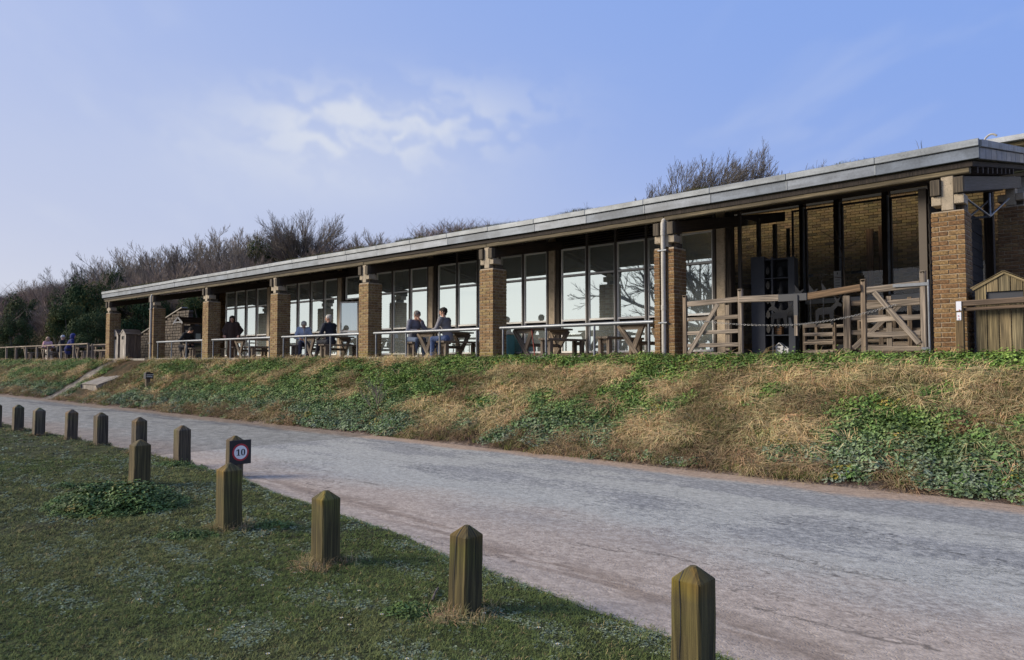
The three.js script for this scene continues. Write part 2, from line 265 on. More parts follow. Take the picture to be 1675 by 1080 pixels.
// road
const roadCol = (x, D) => {
  const n = roadNear(x), w = 9.85 - n, t = (D - n) / w;
  const along = fbm(x * 0.55 + 3, D * 2.6, 61, 5), pat = fbm(x * 0.8, D * 1.9, 63, 5), fine = fbm(x * 7, D * 15, 65, 4);
  const blue = [0.235, 0.235, 0.24], chalk = [0.385, 0.38, 0.36], dust = [0.37, 0.305, 0.265], sand = [0.36, 0.27, 0.205];
  const wheel = Math.exp(-Math.pow((t - 0.40) / 0.13, 2)) * 0.16 + Math.exp(-Math.pow((t - 0.62) / 0.08, 2)) * 0.14;
  let ch = ss(0.41, 0.59, along * 0.55 + pat * 0.45 + wheel + 0.10 * ss(-2, -14, x) - 0.14 * ss(0.62, 0.95, t));
  ch = clamp(ch * 0.95 + 1.5 * (fine - 0.5) * (0.35 + ch * (1 - ch) * 2.4), 0, 1);
  let c = c3(blue, chalk, clamp(ch, 0, 1));
  c = c3(c, dust, clamp(ss(0.42, 0.06, t + 0.22 * (fbm(x * 0.7, D * 1.2, 67, 4) - 0.5)) * 0.9, 0, 1));
  c = c3(c, sand, ss(0.855, 0.95, t + 0.10 * (fbm(x * 0.9, 2.2, 69, 4) - 0.5) + 0.05 * (fine - 0.5)) * 0.9);
  c = c3(c, [0.20, 0.15, 0.125], 0.75 * ss(0.05, 0.0, Math.abs(t - 0.03 - 0.05 * fbm(x * 0.6, 1, 71, 3))) * ss(0.38, 0.58, fbm(x * 2.5, D * 9, 73, 4)));
  const crack = ss(0.012, 0.0, Math.abs(fbm(x * 0.35, D * 0.6, 75, 4) - 0.5)) * 0.30 * ss(0.45, 0.6, fbm(x * 0.3 + 9, D * 0.3, 77, 2));
  return c.map((v, i) => v * [1.03, 1.03, 0.955][i] * (1 - crack));
};
const rut = (x, D) => { if (D < roadNear(x) - 0.4) return -0.35; const t = (D - roadNear(x)) / (9.85 - roadNear(x)); return 0.0 - 0.02 * Math.exp(-Math.pow((t - 0.04) / 0.05, 2)) * fbm(x * 3, D * 14, 79, 3) + 0.012 * (fbm(x * 0.9, D * 1.4, 81, 3) - 0.5); };
{
  // near stretch: worn chalky film over grey tarmac with crisp granular edges, dust towards the lawn, cracks
  const W = 2048, H = 1024, X0 = 7, X1 = -13, D0 = 3.0, D1 = 10.2, toS = (v) => (v <= 0.0031308 ? v * 12.92 : 1.055 * Math.pow(v, 1 / 2.4) - 0.055);
  const t = tex(W, H, (u, v) => {
    const x = mix(X1, X0, u), D = mix(D0, D1, v), n = roadNear(x), q = (D - n) / (9.85 - n); if (q < -0.15) return [0.5, 0.45, 0.4];
    const g1 = vnoise(x * 44, D * 60, 201), g2 = vnoise(x * 88, D * 110, 203), g3 = vnoise(x * 19, D * 27, 205), gr = (g1 + g2 + g3) / 3 - 0.5;
    const flow = fbm(x * 0.42 + 3, D * 2.1, 61, 4), pat = fbm(x * 0.75 + 1.3 * fbm(x * 0.5, D * 0.8, 62, 3), D * 1.5, 63, 5);
    const wheel = 0.15 * Math.exp(-Math.pow((q - 0.36) / 0.12, 2)) + 0.06 * Math.exp(-Math.pow((q - 0.66) / 0.05, 2)) + 0.10 * Math.exp(-Math.pow((q - 0.90) / 0.02, 2)) - 0.09 * ss(0.68, 0.88, q);
    const ch = ss(-0.10, 0.10, flow * 0.5 + pat * 0.5 + wheel - 0.515 + gr * 0.30);
    let c = c3(c3([0.20, 0.20, 0.205], [0.29, 0.288, 0.29], clamp(0.5 + gr * 2.4, 0, 1)), c3([0.30, 0.298, 0.288], [0.375, 0.368, 0.35], clamp(0.5 + gr * 1.6, 0, 1)), ch);
    c = c3(c, c3([0.32, 0.26, 0.225], [0.405, 0.335, 0.29], clamp(0.5 + gr * 1.8, 0, 1)), ss(0.40, 0.10, q + 0.26 * (fbm(x * 0.6, D * 1.3, 67, 4) - 0.5) + 0.12 * gr) * 0.92);
    c = c3(c, c3([0.30, 0.215, 0.16], [0.39, 0.29, 0.225], clamp(0.5 + gr * 1.6, 0, 1)), ss(0.885, 0.945, q + 0.08 * (fbm(x * 0.9, 2.2, 69, 4) - 0.5) + 0.06 * gr) * 0.95);
    const rutl = ss(0.055, 0.0, Math.abs(q - 0.035 - 0.06 * (fbm(x * 0.6, 1, 71, 3) - 0.3))) * ss(0.40, 0.56, fbm(x * 1.8, D * 13, 73, 4)); c = c3(c, [0.17, 0.125, 0.10], rutl * 0.6);
    const line = (f, w) => ss(w, 0, Math.abs(f - 0.5)), cr = line(fbm(x * 0.34 + 0.25 * g3, D * 0.62, 75, 5), 0.011) * ss(0.47, 0.6, fbm(x * 0.3 + 9, D * 0.3, 77, 2)) + 0.6 * line(fbm(x * 0.22, D * 1.1 + 4, 79, 4), 0.009) * ss(0.5, 0.62, fbm(x * 0.25, D * 0.4, 81, 2));
    const stone = ss(0.93, 0.97, vnoise(x * 15, D * 19, 207)) * ss(0.75, 1, vnoise(x * 15 + 5, D * 19 + 7, 209));
    return c.map((k, i) => toS(Math.max(0.02, k * [1.03, 1.03, 0.955][i] * (1 - 0.5 * Math.min(1, cr)) * (1 - 0.5 * stone) * (1 + 0.62 * gr))));
  });
  t.wrapS = t.wrapT = THREE.ClampToEdgeWrapping; t.repeat.set(1 / (X0 - X1), 1 / (D1 - D0)); t.offset.set(-X1 / (X0 - X1), -D0 / (D1 - D0));
  const m = new THREE.MeshPhysicalMaterial({ specularIntensity: 0.3, map: t, bumpMap: roadBump, bumpScale: 0.006, roughness: 0.9 });
  sheet('road', X0, -13, 300, 2.6, D1, 120, rut, () => [1, 1, 1], m);
}
sheet('road', -13, -28, 340, 4.0, 10.2, 150, rut, roadCol, M.road);
sheet('road', -28, -80, 260, 4.2, 10.2, 90, rut, roadCol, M.road);
// the bank: where the green plants grow and where it is dry grass, from the photograph's patches
const patches = [];                                             // [x, D, half width along, half depth, turn]
function pxBank(px, py) { for (let D = 9.9; D < 12.75; D += 0.05) { const x = alongX(px, D), dep = -0.672 * x + 0.741 * D; if (591 - (1210 * (bankT(D) * (TER - 0.03) - EYE)) / dep <= py) return { x, D }; } return { x: alongX(px, 12.7), D: 12.7 }; }
for (const [px, py, w, h] of [
  [1420, 700, 90, 34], [1530, 735, 110, 40], [1640, 780, 60, 40], [1480, 690, 80, 18], [1560, 780, 50, 26], [1390, 735, 70, 30], [1670, 690, 40, 14], [1280, 742, 22, 12], [1105, 668, 22, 8], [1260, 645, 18, 8],
  [1050, 665, 38, 20], [1010, 640, 28, 14], [940, 670, 60, 22], [900, 700, 50, 22], [990, 690, 45, 18], [890, 655, 30, 14], [985, 720, 22, 14], [820, 712, 22, 10], [790, 655, 30, 8], [760, 695, 20, 12],
  [640, 690, 45, 22], [560, 690, 80, 22], [520, 670, 60, 18], [610, 660, 60, 22], [690, 640, 40, 24], [650, 620, 70, 22], [560, 610, 60, 16], [480, 640, 70, 30], [400, 650, 70, 22], [350, 640, 70, 22], [300, 640, 60, 22], [420, 605, 60, 14], [300, 605, 50, 12], [230, 650, 60, 14], [740, 610, 50, 16], [820, 595, 50, 10],
  [910, 585, 50, 10], [960, 592, 60, 9], [1090, 610, 70, 14], [1120, 592, 90, 10], [1180, 606, 50, 9], [1225, 590, 50, 8], [1400, 578, 90, 9], [1480, 590, 70, 9], [1560, 588, 60, 9], [1640, 584, 60, 8], [1020, 595, 70, 9], [1330, 586, 40, 7], [1360, 610, 16, 7],
  [110, 600, 60, 10], [60, 610, 50, 10], [130, 625, 40, 10], [40, 628, 50, 8], [90, 640, 40, 6], [20, 596, 40, 8], [170, 610, 20, 8],
]) { const a = pxBank(px, py), u = pxBank(px, py - h), d = pxBank(px, py + h), l = alongX(px - w, a.D), r = alongX(px + w, a.D); patches.push([a.x, a.D, Math.max(0.25, (r - l) / 2), Math.max(0.18, (u.D - d.D) / 2)]); }
const greenAt = (x, D) => {
  let m = 0; for (const [a, b, w, h] of patches) { const dx = (x - a) / w, dy = (D - b) / h; if (dx > -1.6 && dx < 1.6 && dy > -1.6 && dy < 1.6) m = Math.max(m, 1.35 - Math.sqrt(dx * dx + dy * dy)); }
  m = m * mix(1, 0.78, ss(-12, -24, x)); m = Math.max(m, 0.20 * ss(-12, -24, x) + 0.55 * ss(0.60, 0.76, fbm(x * 0.9, D * 1.3, 84, 4)) - 0.25);
  if (x > -14) m = Math.max(m, 0.95 * ss(12.15, 12.5, D)); return ss(0.24, 0.54, m - 0.04 + 1.05 * (fbm(x * 1.5, D * 2.2, 83, 4) - 0.5) + 1.2 * (fbm(x * 4.5, D * 6, 87, 3) - 0.5));
};
const pathAt = (x, D) => ss(0.58, 0.40, Math.abs(x + 35.6 + 0.25 * (D - 11.2) * 0.1 + 0.12 * (fbm(D * 1.5, 3, 85, 2) - 0.5)));
const bankCol = (x, D) => {
  const t = bankT(D), n = fbm(x * 2, D * 2, 86, 4), g = greenAt(x, D);
  let c = c3([0.16, 0.10, 0.055], [0.10, 0.08, 0.042], n); c = c3(c, [0.05, 0.055, 0.025], g * 0.8);
  c = c3([0.20, 0.145, 0.115], c, ss(0.03, 0.14, t + 0.10 * (n - 0.5))); c = c3(c, [0.12, 0.085, 0.065], 0.5 * ss(0.03, 0.10, t) * ss(0.24, 0.12, t));
  c = c3([0.38, 0.30, 0.25], c, ss(-0.01, 0.035, t + 0.05 * (n - 0.5)));
  return c3(c, [0.36, 0.32, 0.27], pathAt(x, D));
};
const bankY = (x, D) => bankH(x, D) - 0.02 - 0.05 * pathAt(x, D);
sheet('bank', 8, -24, 380, 9.5, 13.02, 60, bankY, bankCol, M.soil);
sheet('bank', -24, -85, 260, 9.5, 13.02, 40, bankY, bankCol, M.soil);
// terrace floor with a pale edging
{
  const g = new THREE.BufferGeometry(), a = box(-86, 9, 1.0, TER, -15.45, -12.93, 0.01);
  tag(mesh('terrace', merge([a, box(-38.6, 9, 1.0, TER, -25, -15.45, 0.01)]), M.pave), null, null, null, 'structure');
  for (const [x0, x1] of [[-7.0, -2.9], [-12.3, -8.0], [-17.3, -12.9], [-22.2, -17.8], [-27.2, -22.8], [-32.1, -27.7], [-37.3, -32.7]]) tag(mesh('terrace_edging', box(x0, x1, 1.45, TER + 0.035, -12.93, -12.80, 0.01), M.coping), null, null, null, 'structure');
}

// ---------------------------------------------------------------- the cafe building
const PX0 = -2.69, STEP = 4.97, pierX = (n) => PX0 - STEP * n + (n ? 0 : 0.045), SL = 0.185, GD = 15.75;
const slope = (g) => { const p = g.attributes.position; for (let i = 0; i < p.count; i++) p.setY(i, p.getY(i) + SL * (-p.getZ(i) - 13)); g.computeVertexNormals(); return g; };
const lift = (x) => 0.072 * Math.pow(clamp((x + 10.5) / 8.2, 0, 1), 1.6) + 0.012 * (vnoise(x * 0.5, 2, 7) - 0.5);
const lifted = (g) => { const p = g.attributes.position; for (let i = 0; i < p.count; i++) p.setY(i, p.getY(i) + lift(p.getX(i))); g.computeVertexNormals(); return g; };
const sbox = (x0, x1, y0, y1, D0, D1, c = 0.004, grain) => slope(flat(box(x0, x1, y0, y1, -D1, -D0, c, grain)));
const cafe = thing('cafe_building', 'long low brick and glass cafe with grass roof and grey metal eaves', 'building');
const part = (name, geo, m, parent = cafe) => mesh(name, geo, m, parent);
const rb = rng(5);
const brickShapes = new Map();
function brickGeo(w, h, d, v) { const k = [w.toFixed(3), d.toFixed(3), v].join(); if (!brickShapes.has(k)) { const g = cbox(w - 0.002 * rb(), h - 0.003 * rb(), d - 0.002 * rb(), 0.005, 0), p = g.attributes.position; brickShapes.set(k, g); } return brickShapes.get(k); }
function paint(g, c) { const n = g.attributes.position.count, a = new Float32Array(n * 3); for (let i = 0; i < n; i++) a.set(c, i * 3); g.setAttribute('color', new THREE.BufferAttribute(a, 3)); return g; }
function pier(n, singly, slot = false, x = pierX(n), D0 = 12.98, y1 = 3.885) {
  const p = group('brick_pier', cafe, x, 0, 0), W = 0.46, DP = 0.5, loose = [], courses = Math.round((y1 - TER + 0.08) / 0.075);
  if (slot) part('mortar', merge([box(-0.222, -0.105, TER - 0.12, y1 - 0.012, -D0 - 0.3, -D0 - 0.012), box(0.105, 0.222, TER - 0.12, y1 - 0.012, -D0 - 0.3, -D0 - 0.012), box(-0.222, 0.222, TER - 0.12, y1 - 0.012, -D0 - 0.49, -D0 - 0.28)]), M.mortar, p);
  else part('mortar', box(-0.222, 0.222, TER - 0.12, y1 - 0.012, -D0 - 0.49, -D0 - 0.012), M.mortar, p);
  for (let k = 0; k < courses; k++) {
    const y = TER - 0.08 + k * 0.075 + 0.0325, even = k % 2 === 0, list = [];   // [centre x, width, centre depth, depth, shows]
    if (slot) {
      for (const s of [-1, 1]) list.push([s * 0.165, 0.13, even ? 0.105 : 0.07, even ? 0.21 : 0.14, true], [s * 0.165, 0.13, even ? 0.26 : 0.225, even ? 0.08 : 0.15, s > 0]);
      list.push([0.12, 0.22, 0.40, 0.19, true], [-0.12, 0.22, 0.40, 0.19, false]);
    } else if (even) list.push([-0.1175, 0.225, 0.051, 0.1025, true], [0.1175, 0.225, 0.051, 0.1025, true], [0.179, 0.1025, 0.22, 0.215, true], [0.179, 0.1025, 0.419, 0.162, true], [-0.179, 0.1025, 0.22, 0.215, false], [-0.179, 0.1025, 0.419, 0.162, false], [0, 0.235, 0.449, 0.1025, false]);
    else list.push([-0.179, 0.1025, 0.1075, 0.215, true], [0, 0.235, 0.051, 0.1025, true], [0.179, 0.1025, 0.1075, 0.215, true], [0.179, 0.1025, 0.305, 0.16, true], [0.179, 0.1025, 0.447, 0.1, true], [-0.1175, 0.225, 0.449, 0.1025, false], [-0.179, 0.1025, 0.31, 0.17, false]);
    for (const [cx, w, cd, d, shows] of list) {
      const g = brickGeo(w, 0.065, d, Math.floor(rb() * 3)), jx = (rb() - 0.5) * 0.005, jy = (rb() - 0.5) * 0.004, jz = (rb() - 0.5) * 0.006, t = (rb() - 0.5) * 0.012, m = Math.floor(rb() * 6);
      if (singly && shows) { const b = mesh('brick', g, brickCols[m], p); b.position.set(cx + jx, y + jy, -D0 - cd + jz); b.rotation.y = t; }
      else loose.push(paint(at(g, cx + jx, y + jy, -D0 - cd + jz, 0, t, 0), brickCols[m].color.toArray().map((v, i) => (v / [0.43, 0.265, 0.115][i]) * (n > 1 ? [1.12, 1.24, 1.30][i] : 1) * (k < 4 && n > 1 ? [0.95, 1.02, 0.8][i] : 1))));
    }
  }
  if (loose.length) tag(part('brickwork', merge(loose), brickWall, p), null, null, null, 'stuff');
  // concrete head: an upright with two stub arms that carry the paired beams
  const ty = y1 + SL * (D0 - 12.98);
  part('capital', merge([box(-0.085, 0.085, y1, y1 + 0.60, -D0 - 0.30, -D0 - 0.02, 0.008), box(-0.225, -0.086, y1 + 0.09, y1 + 0.235, -D0 - 0.30, -D0 - 0.022, 0.008), box(0.086, 0.225, y1 + 0.09, y1 + 0.235, -D0 - 0.30, -D0 - 0.022, 0.008)]), M.concrete, p);
  part('packing_block', box(0.095, 0.20, y1 + 0.002, y1 + 0.088, -D0 - 0.40, -D0 - 0.16), M.bracket, p);
  return p;
}
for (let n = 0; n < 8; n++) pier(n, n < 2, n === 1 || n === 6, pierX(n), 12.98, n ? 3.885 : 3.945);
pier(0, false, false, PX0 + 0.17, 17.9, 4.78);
// roof: deck, soffit, paired beams, rim beam, metal eaves
const RX0 = -38.05, RX1 = -2.185, FD = 12.90;
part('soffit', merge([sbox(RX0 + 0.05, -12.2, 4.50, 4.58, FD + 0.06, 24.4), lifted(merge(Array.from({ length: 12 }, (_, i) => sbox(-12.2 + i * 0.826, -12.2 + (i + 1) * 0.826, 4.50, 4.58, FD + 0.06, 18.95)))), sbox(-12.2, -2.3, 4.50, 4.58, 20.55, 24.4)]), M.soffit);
const roofTop = part('roof', merge([sbox(RX0 + 0.02, -12.2, 4.60, 4.86, FD + 0.05, 24.5), lifted(merge(Array.from({ length: 12 }, (_, i) => sbox(-12.2 + i * 0.826, -12.2 + (i + 1) * 0.826, 4.60, 4.86, FD + 0.05, 18.95)))), sbox(-12.2, -2.3, 4.60, 4.86, 20.55, 24.5)]), mat(0.10, 0.105, 0.05, { map: soilMap, bumpMap: soilBump, bumpScale: 0.03 }));
for (let n = 0; n < 8; n++) {
  const x = pierX(n);
  for (const s of [-1, 1]) {
    const x0 = x + s * 0.16;
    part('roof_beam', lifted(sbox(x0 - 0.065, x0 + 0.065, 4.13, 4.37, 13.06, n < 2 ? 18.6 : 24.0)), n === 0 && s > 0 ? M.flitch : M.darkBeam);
    part('beam_end', lifted(sbox(x0 - 0.068, x0 + 0.068, 4.125, 4.375, 12.945, 13.055, 0.008)), M.bracket);
  }
}
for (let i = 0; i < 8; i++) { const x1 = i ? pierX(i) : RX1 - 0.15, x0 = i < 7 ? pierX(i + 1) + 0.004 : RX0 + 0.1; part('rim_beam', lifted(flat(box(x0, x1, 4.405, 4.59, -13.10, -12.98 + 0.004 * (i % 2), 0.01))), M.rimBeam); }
part('added_rooflight', slope(flat(box(-12.15, -2.35, 4.86, 4.875, -20.5, -19.0, 0.002))), M.clearGlass);  // glazed gap added in the roof to let daylight onto the brick wall
for (let k = 0; k < 9; k++) part('rafter_end', lifted(sbox(-2.78, RX1 - 0.10, 4.39, 4.49, 13.28 + k * 0.42, 13.38 + k * 0.42)), M.darkBeam);
for (let k = 0, x = RX1; x > RX0 + 0.05; k++) {
  const w = Math.min(1.47, x - RX0), m = M.zinc[Math.floor(rb() * 3)], j = (rb() - 0.5) * 0.006;
  part('fascia_panel', lifted(flat(box(x - w + 0.002, x - 0.002, 4.592 + j, 4.768, -FD - 0.03, -FD - j, 0.006, 0))), m);
  part('fascia_joint', lifted(flat(box(x - w - 0.011, x - w + 0.011, 4.597, 4.764, -FD - 0.015, -FD + 0.006, 0.004))), M.zincTrim);
  part('roof_trim', lifted(flat(box(x - w + 0.001, x - 0.001, 4.772 + j, 4.885 + j, -FD - 0.09, -FD + 0.035, 0.008, 0))), M.zincTrim);
  x -= w;
}
for (let k = 0; k < 12; k++) {
  const d0 = k < 11 ? FD + 0.035 + k * 0.47 : FD + 0.035 + 11 * 0.47, d1 = k < 11 ? d0 + 0.455 : 24.4;
  part('fascia_panel', lifted(sbox(RX1 - 0.03, RX1 + 0.0, 4.592, 4.768, d0, d1, 0.006)), M.zinc[k % 3]);
  part('roof_trim', lifted(sbox(RX1 - 0.09, RX1 + 0.035, 4.772, 4.885, d0 - (k ? 0 : 0.02), d1 + 0.008, 0.006)), M.zincTrim);
}
part('fascia_panel', sbox(RX0 - 0.001, RX0 + 0.03, 4.592, 4.768, FD + 0.035, 24.4), M.zinc[1]);
part('roof_trim', sbox(RX0 - 0.035, RX0 + 0.09, 4.772, 4.885, FD + 0.04, 24.4), M.zincTrim);
// steel rods under the end beam, clad side wall
part('truss_rod', merge([-2.50, -2.86].flatMap((x) => [rod(V(x, 4.20, -13.3), V(x, 4.20, -15.55), 0.018), rod(V(x, 4.20, -15.55), V(x, 4.86, -17.6), 0.018), rod(V(x, 4.62, -15.55), V(x, 4.20, -15.55), 0.022)]).concat([rod(V(-2.5, 4.2, -15.55), V(-2.86, 4.2, -15.55), 0.022)])), M.galv);
for (let k = 0; k < 17; k++) { const y = TER + 0.02 + k * 0.165; part('cladding_board', at(cbox(0.025, 0.175, 4.3, 0.004), -3.02 + 0.004 * (k % 2), y + 0.08, -15.65, 0, 0, 0.06), M.cladding[k % 3]); }
part('side_wall', box(-3.18, -3.06, TER, 4.45, -17.85, -13.52), M.plaster);
// downpipes
for (const n of [1, 6]) {
  const x = pierX(n), t = new Tris(), pts = [], rr = [];
  for (let i = 0; i <= 6; i++) { const a = (i / 6) * Math.PI / 2; pts.push(V(x, 4.33 + 0.13 * Math.sin(a), -12.93 - 0.13 + 0.13 * Math.cos(a) - 0.03)); rr.push(0.05); }
  pts.unshift(V(x, 4.22, -12.96)); rr.unshift(0.05); pts.push(V(x, 4.46, -13.2)); rr.push(0.05); t.tube(pts, rr, 14);
  const body = merge([rod(V(x, TER - 0.1, -12.96), V(x, 4.22, -12.96), 0.046, 16), t.geo()]), d = group('downpipe', cafe);
  part('pipe', body, M.pipe, d); part('pipe_collar', merge([4.12, 2.62].map((y) => rod(V(x, y, -12.96), V(x, y + 0.10, -12.96), 0.053, 16))), M.pipe, d);
  part('pipe_clip', merge([3.80, 2.35].map((y) => box(x - 0.10, x + 0.10, y, y + 0.03, -13.02, -12.90))), M.galv, d);
}
// glass front
function windowUnit(x0, x1, D, rows, fm, gm, parent = cafe, y0f) {        // rows: y bounds of the panes from the bottom up
  const w = group('window', parent), b = 0.038, fr = [];
  for (const x of [x0 + b / 2, x1 - b / 2]) fr.push(box(x - b / 2, x + b / 2, rows[0][0] - 0.05, rows[rows.length - 1][1] + 0.045, -D - 0.05, -D + 0.02));
  rows.forEach(([a, c], i) => {
    fr.push(box(x0 + b, x1 - b, a - 0.05, a, -D - 0.048, -D + (i ? 0.024 : 0.03))); if (i === rows.length - 1) fr.push(box(x0 + b, x1 - b, c, c + 0.045, -D - 0.048, -D + 0.018));
    const g = new THREE.PlaneGeometry(x1 - x0 - 2 * b, c - a); part('pane', at(g, (x0 + x1) / 2, (a + c) / 2, -D - 0.01, (rb() - 0.5) * 0.0024, (rb() - 0.5) * 0.0036, 0), gm, w);
  });
  part('frame', merge(fr), fm, w); return w;
}
const rows3 = [[1.87, 2.60], [2.72, 3.86], [3.93, 4.60]];
for (let m = 0; m < 7; m++) {                                            // tall posts behind the piers
  const x = pierX(m + 1) + (m === 0 ? -0.06 : -0.06); if (m > 5) break;
  const g = group('column', cafe);
  part('post', box(x - 0.15, x + 0.06, TER, 5.0, -GD - 0.16, -GD + 0.10, 0.01), M.timberPost, g);
  part('lining', merge([box(x - 0.22, x - 0.152, TER, 5.0, -GD - 0.14, -GD + 0.03), box(x + 0.062, x + 0.19, TER, 5.0, -GD - 0.14, -GD + 0.06)]), M.timberLining, g);
}
for (let m = 1; m <= 5; m++) {
  const xl = pierX(m + 1) + 0.135, xr = pierX(m) - 0.30, w = (xr - xl) / 5, last = m === 5 ? 4 : 5;
  part('sill', box(xl, xr, TER, 1.81, -GD - 0.12, -GD + 0.06, 0.01), M.bench[0]);
  for (let k = 0; k < 5; k++) {
    const x0 = xl + k * w + 0.03, x1 = xl + (k + 1) * w - 0.03, door = m === 3 && k === 0, louvred = m < 3 && k < (m === 1 ? 5 : 3) && !(m === 2 && k > 2) || m > 3;
    if (m === 5 && k === 0) continue;
    if (door) {
      windowUnit(x0, x1, GD, [[3.86, 4.60]], M.whiteFrame, M.glass);
      const d = group('door', cafe, x1 - 0.05, 0, -GD + 0.02, 0.5);
      part('door_frame', merge([box(-0.05, 0, TER + 0.02, 3.72, -0.025, 0.025), box(-0.72, -0.67, TER + 0.02, 3.72, -0.025, 0.025), box(-0.67, -0.05, 3.67, 3.72, -0.025, 0.025), box(-0.67, -0.05, TER + 0.02, TER + 0.12, -0.025, 0.025), box(-0.67, -0.05, 2.62, 2.69, -0.024, 0.024)]), M.whiteFrame, d);
      part('pane', at(new THREE.PlaneGeometry(0.62, 1.9), -0.36, 2.72, 0), M.glass, d); part('handle', rod(V(-0.69, 2.55, 0.05), V(-0.69, 2.95, 0.05), 0.012), M.alu, d);
    } else windowUnit(x0, x1, GD, rows3, k % 2 ? M.alu : M.whiteFrame, M.glass);
    part('mullion', box(xl + (k + 1) * w - 0.03, xl + (k + 1) * w + 0.03, 1.81, 5.0, -GD - 0.09, -GD + 0.05), M.darkFrame);
    const sl = []; for (let q = 0; q < 6; q++) sl.push(at(cbox(x1 - x0, 0.012, 0.09, 0.002), (x0 + x1) / 2, 4.70 + q * 0.062, -GD - 0.02, 0.6, 0, 0));
    if (louvred) part('louvre', merge(sl), M.timberLining); else part('head_panel', box(x0, x1, 4.65, 5.0, -GD - 0.05, -GD + 0.01), M.darkBeam);
  }
}
// brick walls: back of the shop, left end; joined bricks with a dark course of vents
function brickPanel(u0, u1, y0, y1, put, vents = []) {
  const l = [], r = rng(91);
  for (let k = 0, y = y0; y < y1 - 0.03; k++, y += 0.075) for (let u = u0 - (k % 2) * 0.1125; u < u1; u += 0.225) {
    const a = Math.max(u0, u + 0.005), b = Math.min(u1, u + 0.22); if (b - a < 0.03) continue; if (vents.some(([v, vy]) => Math.abs((a + b) / 2 - v) < 0.12 && Math.abs(y - vy) < 0.04)) continue;
    const g = new THREE.BoxGeometry(b - a, 0.064, 0.05).toNonIndexed(), c = 0.7 + 0.55 * r(), d = r() < 0.06 ? 0.5 : 1;
    l.push(paint(at(g, (a + b) / 2, y + 0.032, (r() - 0.5) * 0.008), [c * d, c * d * mix(0.92, 1.06, r()), c * d * mix(0.85, 1.1, r())]));
  }
  const g = merge(l); put(g); return g;
}
const vents = [-11.2, -9.9, -8.7, -7.5, -6.35, -5.45, -4.55, -3.65].map((x) => [x, 3.93]);
{
  const w = group('brick_wall', cafe);
  tag(part('brickwork', brickPanel(-14, -2.9, TER, 6.0, (g) => g.translate(0, 0, -20.6), vents), brickWall, w), null, null, null, 'stuff');
  part('vent_slot_shade', merge(vents.map(([x, y]) => box(x - 0.13, x + 0.13, y - 0.045, y + 0.055, -20.60, -20.585, 0.002))), M.black, w);  // black plates painted as the shade inside the vents, no real recess
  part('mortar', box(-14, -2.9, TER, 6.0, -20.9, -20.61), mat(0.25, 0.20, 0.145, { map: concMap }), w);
  const e = group('brick_wall', cafe);
  tag(part('brickwork', brickPanel(15.7, 20.5, TER, 5.1, (g) => g.rotateY(Math.PI / 2).translate(-32.45, 0, 0)), brickWall, e), null, null, null, 'stuff');
  part('mortar', box(-32.6, -32.46, TER, 5.2, -20.5, -15.7), M.mortar, e);
  const f = group('brick_wall', cafe);                                       // beside the doorway
  tag(part('brickwork', brickPanel(15.95, 18.2, TER, 5.0, (g) => g.rotateY(Math.PI / 2).translate(pierX(4) + 0.35, 0, 0)), brickWall, f), null, null, null, 'stuff');
  part('mortar', box(pierX(4) + 0.2, pierX(4) + 0.34, TER, 5.1, -18.2, -15.95), M.mortar, f);
}
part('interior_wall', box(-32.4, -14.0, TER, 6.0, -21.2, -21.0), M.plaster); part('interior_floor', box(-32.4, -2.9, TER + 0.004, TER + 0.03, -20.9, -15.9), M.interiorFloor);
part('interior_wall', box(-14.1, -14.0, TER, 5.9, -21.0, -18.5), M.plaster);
// recessed shop entrance: side glazing and back glazing with dark posts
for (const [a, b, low] of [[-7.35, -7.12, 0], [-7.0, -6.27, 1], [-6.12, -5.17, 1], [-5.02, -4.05, 1], [-3.9, -3.1, 1]]) {
  windowUnit(a, b, 18.8, low ? [[TER + 0.15, 3.05], [3.16, 5.42]] : [[TER + 0.15, 3.35], [3.45, 5.42]], M.darkFrame, M.clearGlass);
  part('mullion', box(b, b + (low ? 0.145 : 0.11), TER, 5.62, -18.9, -18.68), M.darkBeam); if (low) { part('transom', box(a, b, 3.03, 3.15, -18.78, -18.70), M.alu); part('glazing_bead', box(a - 0.035, a - 0.002, 3.15, 5.5, -18.76, -18.66), M.galv); }
  if (a > -5.1) part('dark_panel', box(a + 0.03, b - 0.03, TER + 0.2, 2.75, -18.77, -18.74), M.slateDark);
}
for (const [d0, d1] of [[15.95, 16.9], [17.0, 17.85], [17.95, 18.7]]) {
  const w = group('window', cafe), x = -7.42; part('pane', at(new THREE.PlaneGeometry(d1 - d0, 2.9), x, 3.45, -(d0 + d1) / 2, 0, Math.PI / 2, 0), M.clearGlass, w);
  part('frame', merge([box(x - 0.04, x + 0.04, TER, 5.0, -d0, -d0 + 0.06), box(x - 0.04, x + 0.04, TER, 5.0, -d1 - 0.06, -d1), box(x - 0.04, x + 0.04, 3.3, 3.37, -d1, -d0), box(x - 0.04, x + 0.04, TER, TER + 0.2, -d1, -d0)]), M.darkFrame, w);
}
for (const [x, y0, y1] of [[-6.05, 3.4, 5.05], [-5.75, 3.9, 5.1]]) part('board', box(x, x + 0.16, y0, y1, -20.5, -20.45), M.orangeBoard);

